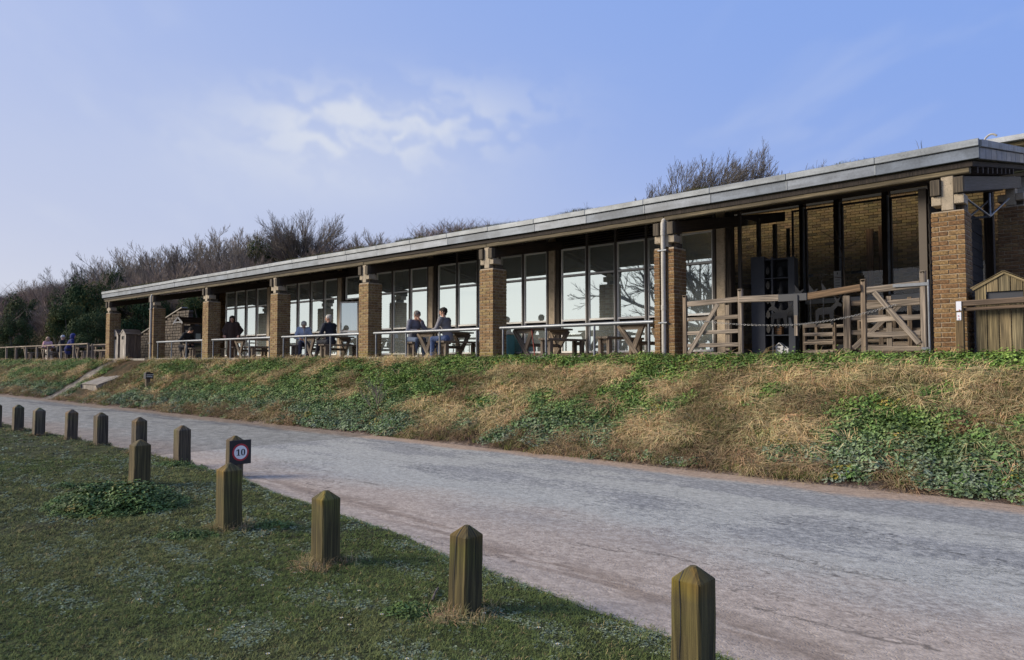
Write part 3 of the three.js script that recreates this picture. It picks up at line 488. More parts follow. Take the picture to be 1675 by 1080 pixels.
// higher roof block behind
part('upper_wall', box(-3.7, 9, 4.5, 6.95, -27, -22.1), M.white); part('upper_eave', box(-4.2, 9.2, 6.92, 7.02, -27.2, -21.75), M.newWood[1]);
part('upper_roof', (() => { const s = new THREE.Shape(); s.moveTo(21.6, 7.03); s.lineTo(27.3, 7.03); s.lineTo(27.3, 8.15); s.lineTo(26.9, 8.15); s.lineTo(21.6, 7.16); const g = new THREE.ExtrudeGeometry(s, { depth: 13.6, bevelEnabled: false }); g.rotateY(Math.PI / 2); return flat(g).translate(-4.3, 0, 0); })(), mat(0.62, 0.64, 0.66, { roughness: 0.45, map: zincMap }));
{ const t = new Tris(), p = [], r = []; for (let i = 0; i <= 10; i++) { const a = Math.PI * (0.05 + 0.62 * i / 10); p.push(V(-3.08 - 0.2 * Math.cos(a), 6.35 + 0.40 * Math.sin(a), -19.6)); r.push(0.022); } t.tube(p, r, 8); part('vent_pipe', t.geo(), M.pipe); part('vent_base', box(-3.45, -3.15, 5.9, 6.4, -19.75, -19.45), M.galv); }

// ---------------------------------------------------------------- rails, tables, gates, bins, signs
// galvanised knee rails between the piers
const railNames = ['second', 'third', 'fourth', 'fifth', 'sixth'];
{
  const spots = ['left of the big downpipe pier', 'in front of the man in grey', 'in front of the white-haired man', 'in front of the standing woman', 'in front of the notice board'];
  for (let m = 1; m <= 5; m++) {
    const x0 = pierX(m + 1) + 0.42, x1 = pierX(m) - 0.30, t = thing('metal_rail', 'grey metal knee rail on round posts, ' + spots[m - 1], 'railing', (x0 + x1) / 2, TER, -13.08, 0, 'metal rails along the terrace edge'), h = (x1 - x0) / 2, s = new Tris();
    const top = mesh('rail_bar', merge([rod(V(-h - 0.02, 0.72, 0), V(h, 0.72, 0), 0.042, 14), at(new THREE.SphereGeometry(0.042, 12, 8), -h - 0.02, 0.72, 0)]), M.galv, t);
    for (const x of [-h + 0.06, -h + 1.40, -h + 2.76, h - 0.12]) mesh('post', rod(V(x, -0.15, 0), V(x, 0.69, 0), 0.026, 12), M.galv, t);
  }
}
// picnic tables with leaning legs, and block-legged benches
function makeTable(label, x, z, turn) {
  const t = thing('picnic_table', label, 'picnic table', x, TER, z, turn, 'timber picnic tables on the terrace'), L = 0.8;
  for (let k = 0; k < 4; k++) mesh('plank', at(cbox(0.165, 0.045, 1.72, 0.006), -0.255 + k * 0.17, 0.735, 0), M.bench[k % 3], t);
  for (const s of [1, -1]) {
    const z0 = s * (L - 0.10);
    mesh('leg', beam(V(-0.30 * s, 0.70, z0), V(0.20 * s, -0.005, z0), 0.06, 0.115), M.bench[0], t);
    mesh('leg', beam(V(0.30 * s, 0.70, z0), V(0.085 * s, 0.22, z0), 0.058, 0.115), M.bench[1], t);
    mesh('cross_rail', box(-0.24, 0.24, 0.60, 0.712, z0 - 0.025, z0 + 0.025), M.bench[2], t);
  }
  mesh('stretcher', box(-0.03, 0.03, 0.28, 0.36, -L + 0.14, L - 0.14), M.bench[1], t);
  return t;
}
function makeBench(label, x, z) {
  const t = thing('bench', label, 'bench', x, TER, z, 0, 'backless timber benches beside the picnic tables');
  for (const s of [-1, 1]) mesh('seat_plank', at(cbox(0.155, 0.05, 1.5, 0.006), s * 0.082, 0.445, 0), M.bench[s + 1], t);
  for (const z0 of [0.62, -0.62]) for (const s of [-1, 1]) mesh('leg', at(cbox(0.075, 0.42, 0.12, 0.005), s * 0.115, 0.208, z0), M.bench[z0 > 0 ? 0 : 1], t);
  for (const z0 of [0.62, -0.62]) mesh('cross_rail', at(cbox(0.15, 0.09, 0.05, 0.004), 0, 0.36, z0), M.bench[1], t);
  return t;
}
let table0, bench0;
for (const [x, z, l] of [[-8.82, -14.25, 'beside the brick pier with the downpipe'], [-12.0, -14.35, 'with a thin walking stick against it'], [-15.52, -14.25, 'between the two men in jeans'], [-21.38, -14.3, 'between the lady and the white-haired man'], [-26.05, -14.3, 'in front of the standing woman in brown'], [-31.0, -14.4, 'at the open end near the notice board']]) {
  const label = 'brown picnic table with leaning legs ' + l;
  if (!table0) table0 = makeTable(label, x, z, 0); else dup(table0, label, x, TER, z);
}
for (const [x, z, l] of [[-9.52, -14.2, 'left of the table by the downpipe pier'], [-11.28, -14.3, 'under the window behind the rail with the walking stick'], [-14.82, -14.2, 'under the man in grey, back to the pier'], [-16.25, -14.3, 'under the man who drinks'], [-20.55, -14.25, 'under the white-haired man in the dark jacket'], [-22.2, -14.2, 'under the lady in pale blue'], [-25.3, -14.3, 'right of the table by the woman in brown'], [-26.8, -14.4, 'behind which the woman in brown stands'], [-30.2, -14.35, 'at the open end under the person in black']]) {
  const label = 'low backless timber bench ' + l;
  if (!bench0) bench0 = makeBench(label, x, z); else dup(bench0, label, x, TER, z);
}
// walking stick leaning on a table
tag(mesh('walking_stick', rod(V(-11.72, TER + 0.78, -13.62), V(-11.5, TER + 0.01, -13.50), 0.014, 8), mat(0.28, 0.07, 0.05)), 'thin reddish walking stick leaning on a picnic table', 'walking stick');
// teal cool box behind the hooded man
{ const t = thing('cool_box', 'teal box with a white label against the glass behind the man in grey', 'box', -14.35, TER, -15.35); mesh('body', at(cbox(0.78, 0.62, 0.34, 0.02), 0, 0.35, 0), mat(0.03, 0.16, 0.21, { roughness: 0.5 }), t); mesh('lid', at(cbox(0.82, 0.07, 0.38, 0.02), 0, 0.70, 0), mat(0.42, 0.44, 0.45), t); mesh('label_plate', at(cbox(0.26, 0.14, 0.01, 0.002), 0.02, 0.20, 0.177), M.paper, t); mesh('foot', at(cbox(0.7, 0.04, 0.28, 0.005), 0, 0.02, 0), M.black, t); }
{ const t = thing('dark_chair', 'dark chair standing in the open cafe doorway', 'chair', -17.28, TER, -14.9, 0.3); mesh('seat', at(cbox(0.46, 0.06, 0.46, 0.02), 0, 0.45, 0), M.slateDark, t); mesh('backrest', at(cbox(0.46, 0.46, 0.04, 0.015), 0, 0.72, -0.22, -0.1), M.slateDark, t); for (const a of [-1, 1]) for (const b of [-1, 1]) mesh('leg', rod(V(a * 0.2, 0, b * 0.2), V(a * 0.19, 0.44, b * 0.19), 0.016, 8), M.black, t); }
// weathered field gates and the bar across the shop entrance
function gate(label, x0, x1, tops, rails, brace, mid, z) {
  const t = thing('field_gate', label, 'gate', x0, TER, z, 0, 'weathered hurdle gates across the shop entrance'), w = x1 - x0;
  [[0, tops[0]], [w, tops[1]]].forEach(([x, h]) => { const p = mesh('stile', merge([at(cbox(0.085, h - 0.03, 0.075, 0.012), x, (h - 0.03) / 2 + 0.02, 0), at(new THREE.CylinderGeometry(0.0425, 0.0425, 0.075, 14, 1, false, -Math.PI / 2, Math.PI), x, h - 0.012, 0, Math.PI / 2, 0, 0)]), M.weathered[x ? 0 : 3], t); });
  rails.forEach(([a, b, h], i) => mesh('bar', beam(V(0.043, a, 0.004 * (i % 2)), V(w - 0.043, b, 0.004 * (i % 2)), 0.035, h, 0.008), M.weathered[i % 3], t));
  mesh('brace', beam(V(brace[0] * w, brace[1], 0.045), V(brace[2] * w, brace[3], 0.045), 0.03, 0.085, 0.006), M.weathered[2], t);
  mesh('upright', box(mid * w - 0.04, mid * w + 0.04, 0.12, 0.98, -0.055, -0.022), M.weathered[1], t);
  return t;
}
const gateA = gate('grey weathered hurdle gate beside the brick pier with the downpipe', alongX(1121, 13), alongX(1212, 13), [1.22, 1.27], [[1.03, 1.07, 0.10], [0.73, 0.75, 0.075], [0.46, 0.48, 0.075], [0.22, 0.23, 0.075], [0.05, 0.05, 0.07]], [0.08, 0.06, 0.62, 1.0], 0.76, -13.0);
const gateC = gate('brown weathered hurdle gate beside the right end brick pier', alongX(1414, 13), alongX(1511, 13) + 0.01, [1.29, 1.36], [[1.09, 1.14, 0.11], [0.83, 0.87, 0.11], [0.60, 0.62, 0.085], [0.35, 0.36, 0.085], [0.12, 0.12, 0.085]], [0.2, 1.05, 0.93, 0.2], 0.42, -13.0);
{ const w = alongX(1511, 13) - alongX(1414, 13); mesh('hinge_strap', merge([box(w - 0.42, w + 0.10, 1.11, 1.16, 0.045, 0.053), box(w - 0.02, w + 0.08, 0.09, 0.14, 0.04, 0.055), rod(V(w + 0.09, 0.0, 0.03), V(w + 0.09, 1.2, 0.03), 0.018)]), M.galv, gateC); }
{
  const xa = alongX(1212, 13), xb = alongX(1414, 13), s1 = alongX(1279, 13.03), s2 = alongX(1324, 13.03), y1 = TER + 1.06, y2 = TER + 1.12;
  const yAt = (x) => x < s1 ? y1 : x < s2 ? y1 - 0.01 : mix(y1 - 0.02, TER + 1.10, (x - s2) / (xb - s2)), t = thing('entrance_bar', 'two weathered timber bars joined by a black metal sleeve across the shop entrance', 'bar');
  mesh('bar', beam(V(xa, y1, -12.945), V(s1, y1 - 0.01, -12.945), 0.05, 0.115, 0.01), M.weathered[2], t); mesh('bar', beam(V(s2, y1 - 0.02, -12.945), V(xb - 0.02, y2 + 0.02, -12.945), 0.05, 0.12, 0.01), wood(0.36, 0.235, 0.135), t);
  mesh('sleeve', box(s1 - 0.01, s2 + 0.01, y1 - 0.085, y1 + 0.045, -12.985, -12.905, 0.006), M.iron, t);
  const xs = alongX(1303, 12.9); mesh('latch_stake', box(xs - 0.03, xs + 0.03, TER + 0.36, TER + 0.72, -12.90, -12.87), M.weathered[0], t); mesh('strap', box(xs - 0.04, xs + 0.035, TER + 0.70, TER + 1.08, -12.905, -12.88), M.iron, t);
  // chain sagging between the gates
  const c = thing('chain', 'steel chain hung across the shop entrance between the gates', 'chain'), tor = new THREE.TorusGeometry(0.013, 0.0034, 5, 8), links = [];
  const P0 = V(alongX(1124, 12.9), TER + 0.74, -12.94), P1 = V(xs, TER + 0.555, -12.86), P2 = V(alongX(1470, 12.9), TER + 0.84, -12.93);
  const run = (a, b, n, sag) => { for (let i = 0; i < n; i++) { const q = i / n, p = a.clone().lerp(b, q); p.y -= sag * 4 * q * (1 - q); const g = at(tor, 0, 0, 0, (i % 2) * Math.PI / 2, 0, 0); g.scale(1.7, 1, 1); links.push(g.translate(p.x, p.y, p.z)); } };
  run(P0, P1, 58, 0.05); run(P1, P2, 56, 0.05);
  tag(mesh('link', merge(links), M.chain, c), null, null, null, 'stuff');
}
// a third gate standing open behind, timber crates and wire figures
{
  const x = alongX(1383, 13.6), t = thing('open_gate', 'weathered gate standing folded back behind the bar, left of the brown gate', 'gate', x, TER, -13.7, 0.25);
  mesh('stile', at(cbox(0.12, 1.08, 0.10, 0.012), 0, 0.54, 0), M.weathered[1], t); mesh('stile', at(cbox(0.07, 1.0, 0.07, 0.01), 0.98, 0.52, 0), M.weathered[3], t);
  for (let k = 0; k < 4; k++) mesh('bar', box(0.06, 0.95, 0.12 + k * 0.26, 0.205 + k * 0.26, -0.02, 0.02), M.weathered[k % 4], t);
  mesh('brace', beam(V(0.1, 0.15, 0.04), V(0.9, 0.95, 0.04), 0.03, 0.08), M.weathered[2], t); mesh('upright', box(0.5, 0.57, 0.1, 1.0, -0.055, -0.022), M.weathered[3], t);
  for (const [px, D, h, k, l] of [[1350, 14.2, 0.62, 0, 'left of the open gate behind the bar'], [1440, 14.6, 0.72, 1, 'behind the brown hurdle gate'], [1490, 14.2, 0.5, 2, 'low behind the brown hurdle gate next to the end pier']]) {
    const c = thing('slatted_crate', 'timber slatted display crate ' + l, 'crate', alongX(px, D), TER, -D, 0.2 * k - 0.2);
    for (const a of [-0.3, 0.3]) for (const b of [-0.2, 0.2]) mesh('post', at(cbox(0.055, h, 0.055, 0.006), a, h / 2, b), M.weathered[3], c);
    for (let q = 0; q < 4; q++) for (const b of [-0.2, 0.2]) mesh('slat', at(cbox(0.6, 0.06, 0.02, 0.004), 0, 0.10 + q * (h - 0.14) / 3, b + 0.035 * Math.sign(b)), M.weathered[q % 3], c);
    for (let q = 0; q < 3; q++) mesh('shelf_board', at(cbox(0.56, 0.025, 0.12, 0.003), 0, h * 0.5, -0.13 + q * 0.13), M.weathered[(q + 1) % 3], c);
  }
}
// slate coloured shelf unit with ornaments
{
  const D = 16.3, x0 = -7.30, x1 = -6.35, H = 2.30, t = thing('display_shelf', 'tall slate blue open shelf unit of garden ornaments in the shop entrance', 'shelf', (x0 + x1) / 2, TER, -D, 0.18), h = (x1 - x0) / 2;
  mesh('side_panel', box(-h, -h + 0.30, 0.05, H, -0.4, 0.02, 0.004), M.slate, t); mesh('side_panel', box(h - 0.14, h, 0.05, H - 0.05, -0.4, 0.02), M.slate, t); mesh('back_panel', box(-h + 0.3, h - 0.14, 0.05, H - 0.02, -0.40, -0.37), M.slateDark, t); mesh('divider', box(-h + 0.44, -h + 0.48, 0.05, H - 0.02, -0.37, 0.0), M.slate, t);
  for (let k = 0; k < 6; k++) mesh('shelf_board', box(-h + 0.30, h - 0.14, 0.06 + k * 0.43, 0.085 + k * 0.43, -0.37, 0.01), M.slate, t);
  const r = rng(12), house = (x, y, z, s, m, l) => { const o = thing('bird_house', l, 'bird house', t.position.x + x * 0.98 + z * 0.18, TER + y, -D + z - x * 0.18); mesh('box_body', at(cbox(s, s, s * 0.8, 0.004), 0, s / 2, 0), m, o); mesh('roof', merge([at(cbox(s * 0.85, 0.015, s * 0.95, 0.002), -s * 0.28, s * 1.18, 0, 0, 0, 0.72), at(cbox(s * 0.85, 0.015, s * 0.95, 0.002), s * 0.28, s * 1.18, 0, 0, 0, -0.72)]), m, o); mesh('hole', at(new THREE.CylinderGeometry(s * 0.13, s * 0.13, 0.01, 10), 0, s * 0.62, s * 0.402, Math.PI / 2, 0, 0), M.black, o); };
  house(0.12, 0.09, -0.12, 0.17, M.paper, 'white bird house on the lowest shelf of the slate unit'); house(0.26, 0.09, -0.1, 0.11, M.paper, 'small white bird house beside the larger one on the lowest shelf'); house(0.1, 0.52, -0.12, 0.16, wood(0.36, 0.2, 0.10), 'brown wooden bird house on the second shelf of the slate unit');
  for (let k = 0; k < 3; k++) { const o = thing('dark_ornament', ['dark pointed tree ornament on the upper shelf of the slate unit', 'dark rounded ornament on the middle shelf of the slate unit', 'low dark ornament on the second shelf from the top'][k], 'ornament', t.position.x + 0.13, TER + [1.38, 0.95, 1.81][k], -D - 0.15); mesh('body', new THREE.LatheGeometry([[0, 0], [0.09, 0], [0.10, 0.05], [0.05, 0.12], [0.08, 0.14], [0.035, 0.24], [0.05, 0.26], [0, 0.34 - k * 0.05]].map(([a, b]) => new THREE.Vector2(a, b)), 14), M.slateDark, o); }
  for (let k = 0; k < 5; k++) { const o = thing('hanging_ornament', 'dark leaf-shaped ornament hung in a column on the slate unit', 'ornament', t.position.x - 0.10, TER + 0.55 + k * 0.33, -D + 0.03, 0, 'dark ornaments hung on the slate unit'); const s = new THREE.Shape(); s.moveTo(0, 0); s.quadraticCurveTo(0.09, 0.08, 0, 0.2); s.quadraticCurveTo(-0.09, 0.08, 0, 0); mesh('plate', flat(new THREE.ExtrudeGeometry(s, { depth: 0.01, bevelEnabled: false })), M.black, o); }
}
// flat metal animal figures behind the bar
{
  const deer = (s) => { const sh = new THREE.Shape(); [[0, 0], [0.05, 0.02], [0.08, 0.26], [0.32, 0.28], [0.36, 0.02], [0.41, 0.02], [0.42, 0.36], [0.52, 0.46], [0.60, 0.44], [0.61, 0.49], [0.53, 0.55], [0.58, 0.66], [0.50, 0.62], [0.44, 0.70], [0.47, 0.54], [0.36, 0.44], [0.06, 0.42], [0.0, 0.36]].forEach(([x, y], i) => (i ? sh.lineTo(x * s, y * s) : sh.moveTo(x * s, y * s))); return flat(new THREE.ExtrudeGeometry(sh, { depth: 0.008, bevelEnabled: true, bevelSize: 0.002, bevelThickness: 0.002, bevelSegments: 1 })); };
  const plate = mat(0.016, 0.017, 0.02, { roughness: 0.95 });
  for (const [px, D, y, s, f, l] of [[1262, 13.5, 0.52, 0.72, 1, 'left'], [1300, 13.6, 0.52, 0.8, -1, 'middle'], [1335, 13.5, 0.55, 0.75, 1, 'right']]) {
    const o = thing('metal_deer', `flat dark metal deer figure, ${l} of three hung behind the entrance bar`, 'ornament', alongX(px, D), TER + y, -D, f > 0 ? 0 : Math.PI); mesh('plate', deer(s), plate, o);
  }
  for (const [px, D, l] of [[1299, 13.25, 'left'], [1322, 13.3, 'middle'], [1343, 13.25, 'right']]) {
    const o = thing('metal_bird', `dark metal bird figure, ${l} of three perched above the entrance bar`, 'ornament', alongX(px, D), TER + 1.1, -D, 0.2), s = new THREE.Shape(); [[0, 0], [0.05, 0.02], [0.12, 0.02], [0.18, 0.10], [0.15, 0.10], [0.11, 0.07], [0.06, 0.14], [0.02, 0.2], [0.03, 0.08]].forEach(([x, y], i) => (i ? s.lineTo(x, y) : s.moveTo(x, y)));
    mesh('plate', flat(new THREE.ExtrudeGeometry(s, { depth: 0.008, bevelEnabled: false })), plate, o); mesh('stem', rod(V(0.05, -0.5, 0.004), V(0.05, 0.03, 0.004), 0.005, 6), M.iron, o);
  }
}
{ const x = alongX(1373.5, 16.9), t = thing('paper_notice', 'white paper notice pinned to a dark post in the shop entrance', 'notice', -6.195, TER + 1.88, -18.66); mesh('sheet', at(cbox(0.17, 0.48, 0.008, 0.001), 0, 0, 0), M.paper, t); mesh('print', merge([0.12, 0.05, -0.02, -0.09].map((y, i) => at(cbox(i ? 0.11 : 0.02, i ? 0.008 : 0.05, 0.002, 0), 0, y + (i ? -0.03 : 0.06), 0.006))), M.slate, t); }
// spindly bare sapling in the entrance
{ const t = thing('bare_sapling', 'thin bare sapling in front of the brick wall inside the shop entrance', 'sapling', -5.05, TER, -15.6), s = new Tris(), r = rng(6);
  const pot = mesh('pot', new THREE.LatheGeometry([[0, 0], [0.13, 0], [0.17, 0.3], [0.15, 0.3], [0.14, 0.26], [0, 0.26]].map(([a, b]) => new THREE.Vector2(a, b)), 18), M.slateDark, t);
  s.tube([V(0, 0.25, 0), V(0.03, 0.9, 0), V(0.02, 1.6, 0.02), V(-0.03, 2.1, 0), V(-0.14, 2.6, 0.02), V(-0.19, 2.9, 0.02)], [0.02, 0.018, 0.015, 0.012, 0.008, 0.004], 6);
  for (let k = 0; k < 9; k++) { const y = 0.8 + k * 0.2, q = k % 2 ? 1 : -1, l = 0.28 + 0.3 * r(); s.tube([V(0, y, 0), V(q * l * 0.5, y + 0.06, 0.05), V(q * l, y + 0.16 + 0.2 * r(), 0.08)], [0.009, 0.007, 0.003], 5); } mesh('stem', s.geo(), M.timberLining, t); }
// bin stores with gabled fronts
function binStore(label, x, z, w, d, he, hp, fm, sm, slotH, wide, turn = 0) {
  const t = thing('bin_store', label, 'bin store', x, TER, z, turn), n = wide ? 5 : 4, bw = w / n;
  for (let k = 0; k < n; k++) {                                   // front boards cut to the gable, open slot across the middle
    const gp = wide ? 0.008 : 0.004, a = -w / 2 + k * bw + gp, b = a + bw - 2 * gp, yr = (q) => mix(he, hp, 1 - Math.abs(q) / (w / 2)), edge = k === 0 || k === n - 1;
    const poly = (p) => { const s = new THREE.Shape(); p.forEach(([u, v], i) => (i ? s.lineTo(u, v) : s.moveTo(u, v))); return flat(new THREE.ExtrudeGeometry(s, { depth: 0.022, bevelEnabled: true, bevelSize: 0.002, bevelThickness: 0.002, bevelSegments: 1 })); };
    const up = [[b, yr(b)], ...(a < -0.01 && b > 0.01 ? [[0, hp]] : []), [a, yr(a)]];
    if (edge) mesh('front_board', poly([[a, 0.02], [b, 0.02], ...up]).translate(0, 0, d / 2), fm[k % fm.length], t);
    else { mesh('front_board', poly([[a, 0.02], [b, 0.02], [b, slotH[0]], [a, slotH[0]]]).translate(0, 0, d / 2), fm[k % fm.length], t); mesh('front_board', poly([[a, slotH[1]], [b, slotH[1]], ...up]).translate(0, 0, d / 2), fm[(k + 1) % fm.length], t); }
  }
  const a = -w / 2 + bw, ins = mesh('slot_flap', box(a, -a, slotH[0] - 0.03, slotH[1] + 0.03, d / 2 - 0.04, d / 2 - 0.012), wide ? mat(0.03, 0.034, 0.045, { roughness: 0.6 }) : M.black, t);
  const sb = Math.round(d / 0.12);
  for (const s of [-1, 1]) for (let k = 0; k < sb; k++) mesh('side_board', at(cbox(0.022, he - 0.03, d / sb - 0.008, 0.004), s * (w / 2 - 0.012), he / 2, -d / 2 + (k + 0.5) * d / sb), sm[k % sm.length], t);
  for (const s of [-1, 1]) { const L = Math.hypot(w / 2, hp - he) + 0.05, an = Math.atan2(hp - he, w / 2); for (let k = 0; k < 3; k++) mesh('roof_board', at(cbox(L / 3 + 0.012, 0.02, d + 0.08, 0.004), s * (L / 6 + k * L / 3) * Math.cos(an) , hp + 0.018 - (L / 6 + k * L / 3) * Math.sin(an) + 0.004 * k, 0.005, 0, 0, -s * an + s * 0.03), sm[k % sm.length], t); const q = mesh('barge_board', beam(V(0, hp + 0.006, d / 2 + 0.035), V(s * (w / 2 + 0.03), he + 0.0 - 0.015, d / 2 + 0.035), 0.02, 0.05), fm[0], t); }
  return t;
}
binStore('pale new timber bin store with wide dark slot by the right end pier', -1.93, -13.35, 0.76, 0.7, 1.02, 1.235, M.newWood, M.newWood, [0.83, 0.96], true);
const binA = binStore('weathered grey gabled timber bin store, right one of the pair', -36.38, -13.62, 0.66, 0.66, 1.16, 1.38, M.binWood, M.binSide, [0.92, 1.08], false);
dup(binA, 'weathered grey gabled timber bin store, left one of the pair', -37.12, TER, -13.55);
// post and rail by the right end
{
  const x = alongX(1571, 12.82), t = thing('timber_rail', 'brown timber rail on a post with silver plate before the pale bin store', 'railing', x, TER, -12.82);
  mesh('post', box(-0.055, 0.055, -0.25, 0.73, -0.05, 0.05, 0.008), wood(0.36, 0.25, 0.12), t); mesh('rail_bar', beam(V(-0.05, 0.785, 0), V(2.6, 0.84, 0), 0.09, 0.085, 0.01), wood(0.30, 0.22, 0.16), t); mesh('rail_bar', beam(V(0.06, 0.70, -0.01), V(2.6, 0.745, -0.01), 0.04, 0.05, 0.006), wood(0.24, 0.17, 0.12), t);
  const pl = mesh('plate', merge([box(-0.035, 0.035, 0.68, 0.82, 0.056, 0.062, 0.001), box(-0.03, 0.03, 0.535, 0.655, 0.056, 0.062, 0.001)]), mat(0.62, 0.64, 0.70, { roughness: 0.4 }), t); mesh('bolt', merge([[0.01, 0.69], [0.0, 0.555], [-0.005, 0.60]].map(([a, b]) => at(new THREE.CylinderGeometry(0.008, 0.008, 0.01, 8), a, b, 0.065, Math.PI / 2, 0, 0))), M.red, t);
}
// bollards
const lawnAtX = (x, z) => lawnH(x, -z);
function makeBollard(label, x, z, m, h, w = 0.158, turn = 0) {
  const t = thing('bollard', label, 'bollard', x, lawnAtX(x, z), z, turn, 'square timber bollards along the road'), s = w / 2, g = new Tris(true); t.rotation.z = (hash(Math.round(x * 50), 1, 3) - 0.5) * 0.045; t.rotation.x = (hash(Math.round(x * 50), 2, 3) - 0.5) * 0.04; const c = 0.009, r0 = rng(Math.round(x * 100));
  const ring = (y, k) => { const a = s * k; return [[-a, y, -a + c], [-a + c, y, -a], [a - c, y, -a], [a, y, -a + c], [a, y, a - c], [a - c, y, a], [-a + c, y, a], [-a, y, a - c]]; };
  const tone = (p) => { const n = fbm(p[0] * 9 + x * 3, p[1] * 6 + p[2] * 9, 141, 3), l = ss(0.50, 0.66, n) * ss(h * 0.25, h * 0.9, p[1]) , o = ss(0.58, 0.72, fbm(p[0] * 22 + x, p[1] * 16 + p[2] * 20, 143, 2)) * ss(h - 0.16, h - 0.03, p[1]), b = 0.75 + 0.5 * fbm(p[0] * 14, p[1] * 3 + x, 145, 3); return [b * (1 + 0.10 * l + 0.75 * o), b * (1 + 0.32 * l + 0.35 * o), b * (1 - 0.2 * l - 0.3 * o)]; };
  const rings = [ring(-0.1, 1.02), ring(0.0, 1.015), ring(0.08, 1.01), ring(0.17, 1.005), ring(h * 0.45, 1.0), ring(h * 0.62, 1.0), ring(h * 0.75, 0.995), ring(h - 0.064, 0.99), ring(h - 0.058, 0.97), ring(h - 0.010, 0.34), ring(h, 0.20)];
  for (const q of rings) for (const p of q) { p[0] += (r0() - 0.5) * 0.003; p[2] += (r0() - 0.5) * 0.003; }
  for (let i = 1; i < rings.length; i++) for (let k = 0; k < 8; k++) g.quad(rings[i - 1][k], rings[i][k], rings[i][(k + 1) % 8], rings[i - 1][(k + 1) % 8]);
  const cap = rings[rings.length - 1]; for (let k = 1; k < 7; k++) g.tri(cap[0], cap[k + 1], cap[k]);
  for (let i = 0; i < g.p.length; i += 3) { const q = tone([g.p[i], g.p[i + 1], g.p[i + 2]]); g.c[i] = q[0]; g.c[i + 1] = q[1]; g.c[i + 2] = q[2]; }
  const geo = g.geo(); const p = geo.attributes.position, n = geo.attributes.normal, u = []; for (let i = 0; i < p.count; i++) u.push((Math.abs(n.getX(i)) > 0.6 ? p.getZ(i) + 3 : p.getX(i)) + x * 1.7, p.getY(i) + x); geo.setAttribute('uv', new THREE.Float32BufferAttribute(u, 2));
  mesh('shaft', geo, m[0], t); 
  if (m[1]) mesh('check_crack', (() => { const q = new Tris(), a = (y, o) => [m[2] * s + o + 0.006 * Math.sin(y * 9 + x) + 0.003 * Math.sin(y * 31), y, s * (y > h - 0.06 ? 0.98 - 0.63 * (y - h + 0.058) / 0.048 : 1.008) + 0.001]; const ys = [0.0, 0.1, 0.2, 0.3, 0.4, h - 0.061, h - 0.02]; for (let i = 1; i < ys.length; i++) { const wd = 0.0022 * (i === ys.length - 1 ? 1 : 1.2); q.quad(a(ys[i - 1], -wd), a(ys[i - 1], wd), a(ys[i], wd), a(ys[i], -wd)); } return q.geo(); })(), M.black, t);
  return t;
}
const post = (r, g, b) => mat(r, g, b, { map: woodMap, bumpMap: woodBump, bumpScale: 0.0035, roughness: 0.9, vertexColors: true });
const mossy = [post(0.235, 0.192, 0.068), post(0.245, 0.198, 0.076), post(0.26, 0.205, 0.084)], grey = [post(0.25, 0.195, 0.125), post(0.23, 0.185, 0.125), post(0.27, 0.205, 0.135)];
const bollards = [
  [1128, 3.59, mossy[0], 0.60, 'mossy square timber bollard with a long split, cut off by the bottom edge', 0.158, 1, -0.35], [760.5, 4.78, mossy[1], 0.545, 'mossy square timber bollard in a tuft of dry grass, second nearest to the camera', 0.158, 1, -0.2], [535.5, 5.86, mossy[1], 0.555, 'mossy square timber bollard with a patch of dry grass at its left foot', 0.165, 0, 0], [378.5, 6.85, mossy[0], 0.59, 'mossy square timber bollard standing in front of the speed sign post', 0.175, 0, 0], [232, 8.75, mossy[2], 0.53, 'mossy square timber bollard beside the leafy green weed clump', 0.185, 0, 0],
  [385.5, 10.3, grey[0], 0.60, 'square timber bollard that carries the round speed limit sign', 0.18, 0, 0], [300.5, 10.6, grey[0], 0.55, 'brown square timber bollard at the road edge left of the speed sign', 0.175, 0, 0], [230.5, 11.3, grey[1], 0.55, 'brown square timber bollard partly hidden by the mossy one near the weed clump', 0.17, 0, 0], [167.5, 12.4, grey[0], 0.53, 'brown square timber bollard, fifth from the left edge', 0.175, 0, 0], [119, 13.2, grey[2], 0.53, 'brown square timber bollard, fourth from the left edge', 0.17, 0, 0], [66, 14.1, grey[1], 0.52, 'dark square timber bollard, third from the left edge', 0.175, 0, 0], [32, 14.9, grey[1], 0.52, 'dark square timber bollard, second from the left edge', 0.17, 0, 0], [-3, 15.7, grey[1], 0.52, 'dark square timber bollard cut off by the left edge', 0.17, 0, 0],
];
const bollardAt = [];
for (const [px, dep, m, h, label, w, crack, cp] of bollards) { const p = place(px, dep); bollardAt.push([p.x, p.z]); makeBollard(label, p.x, p.z, [m, crack, cp], h, w, (px % 7 - 3) * 0.012); }
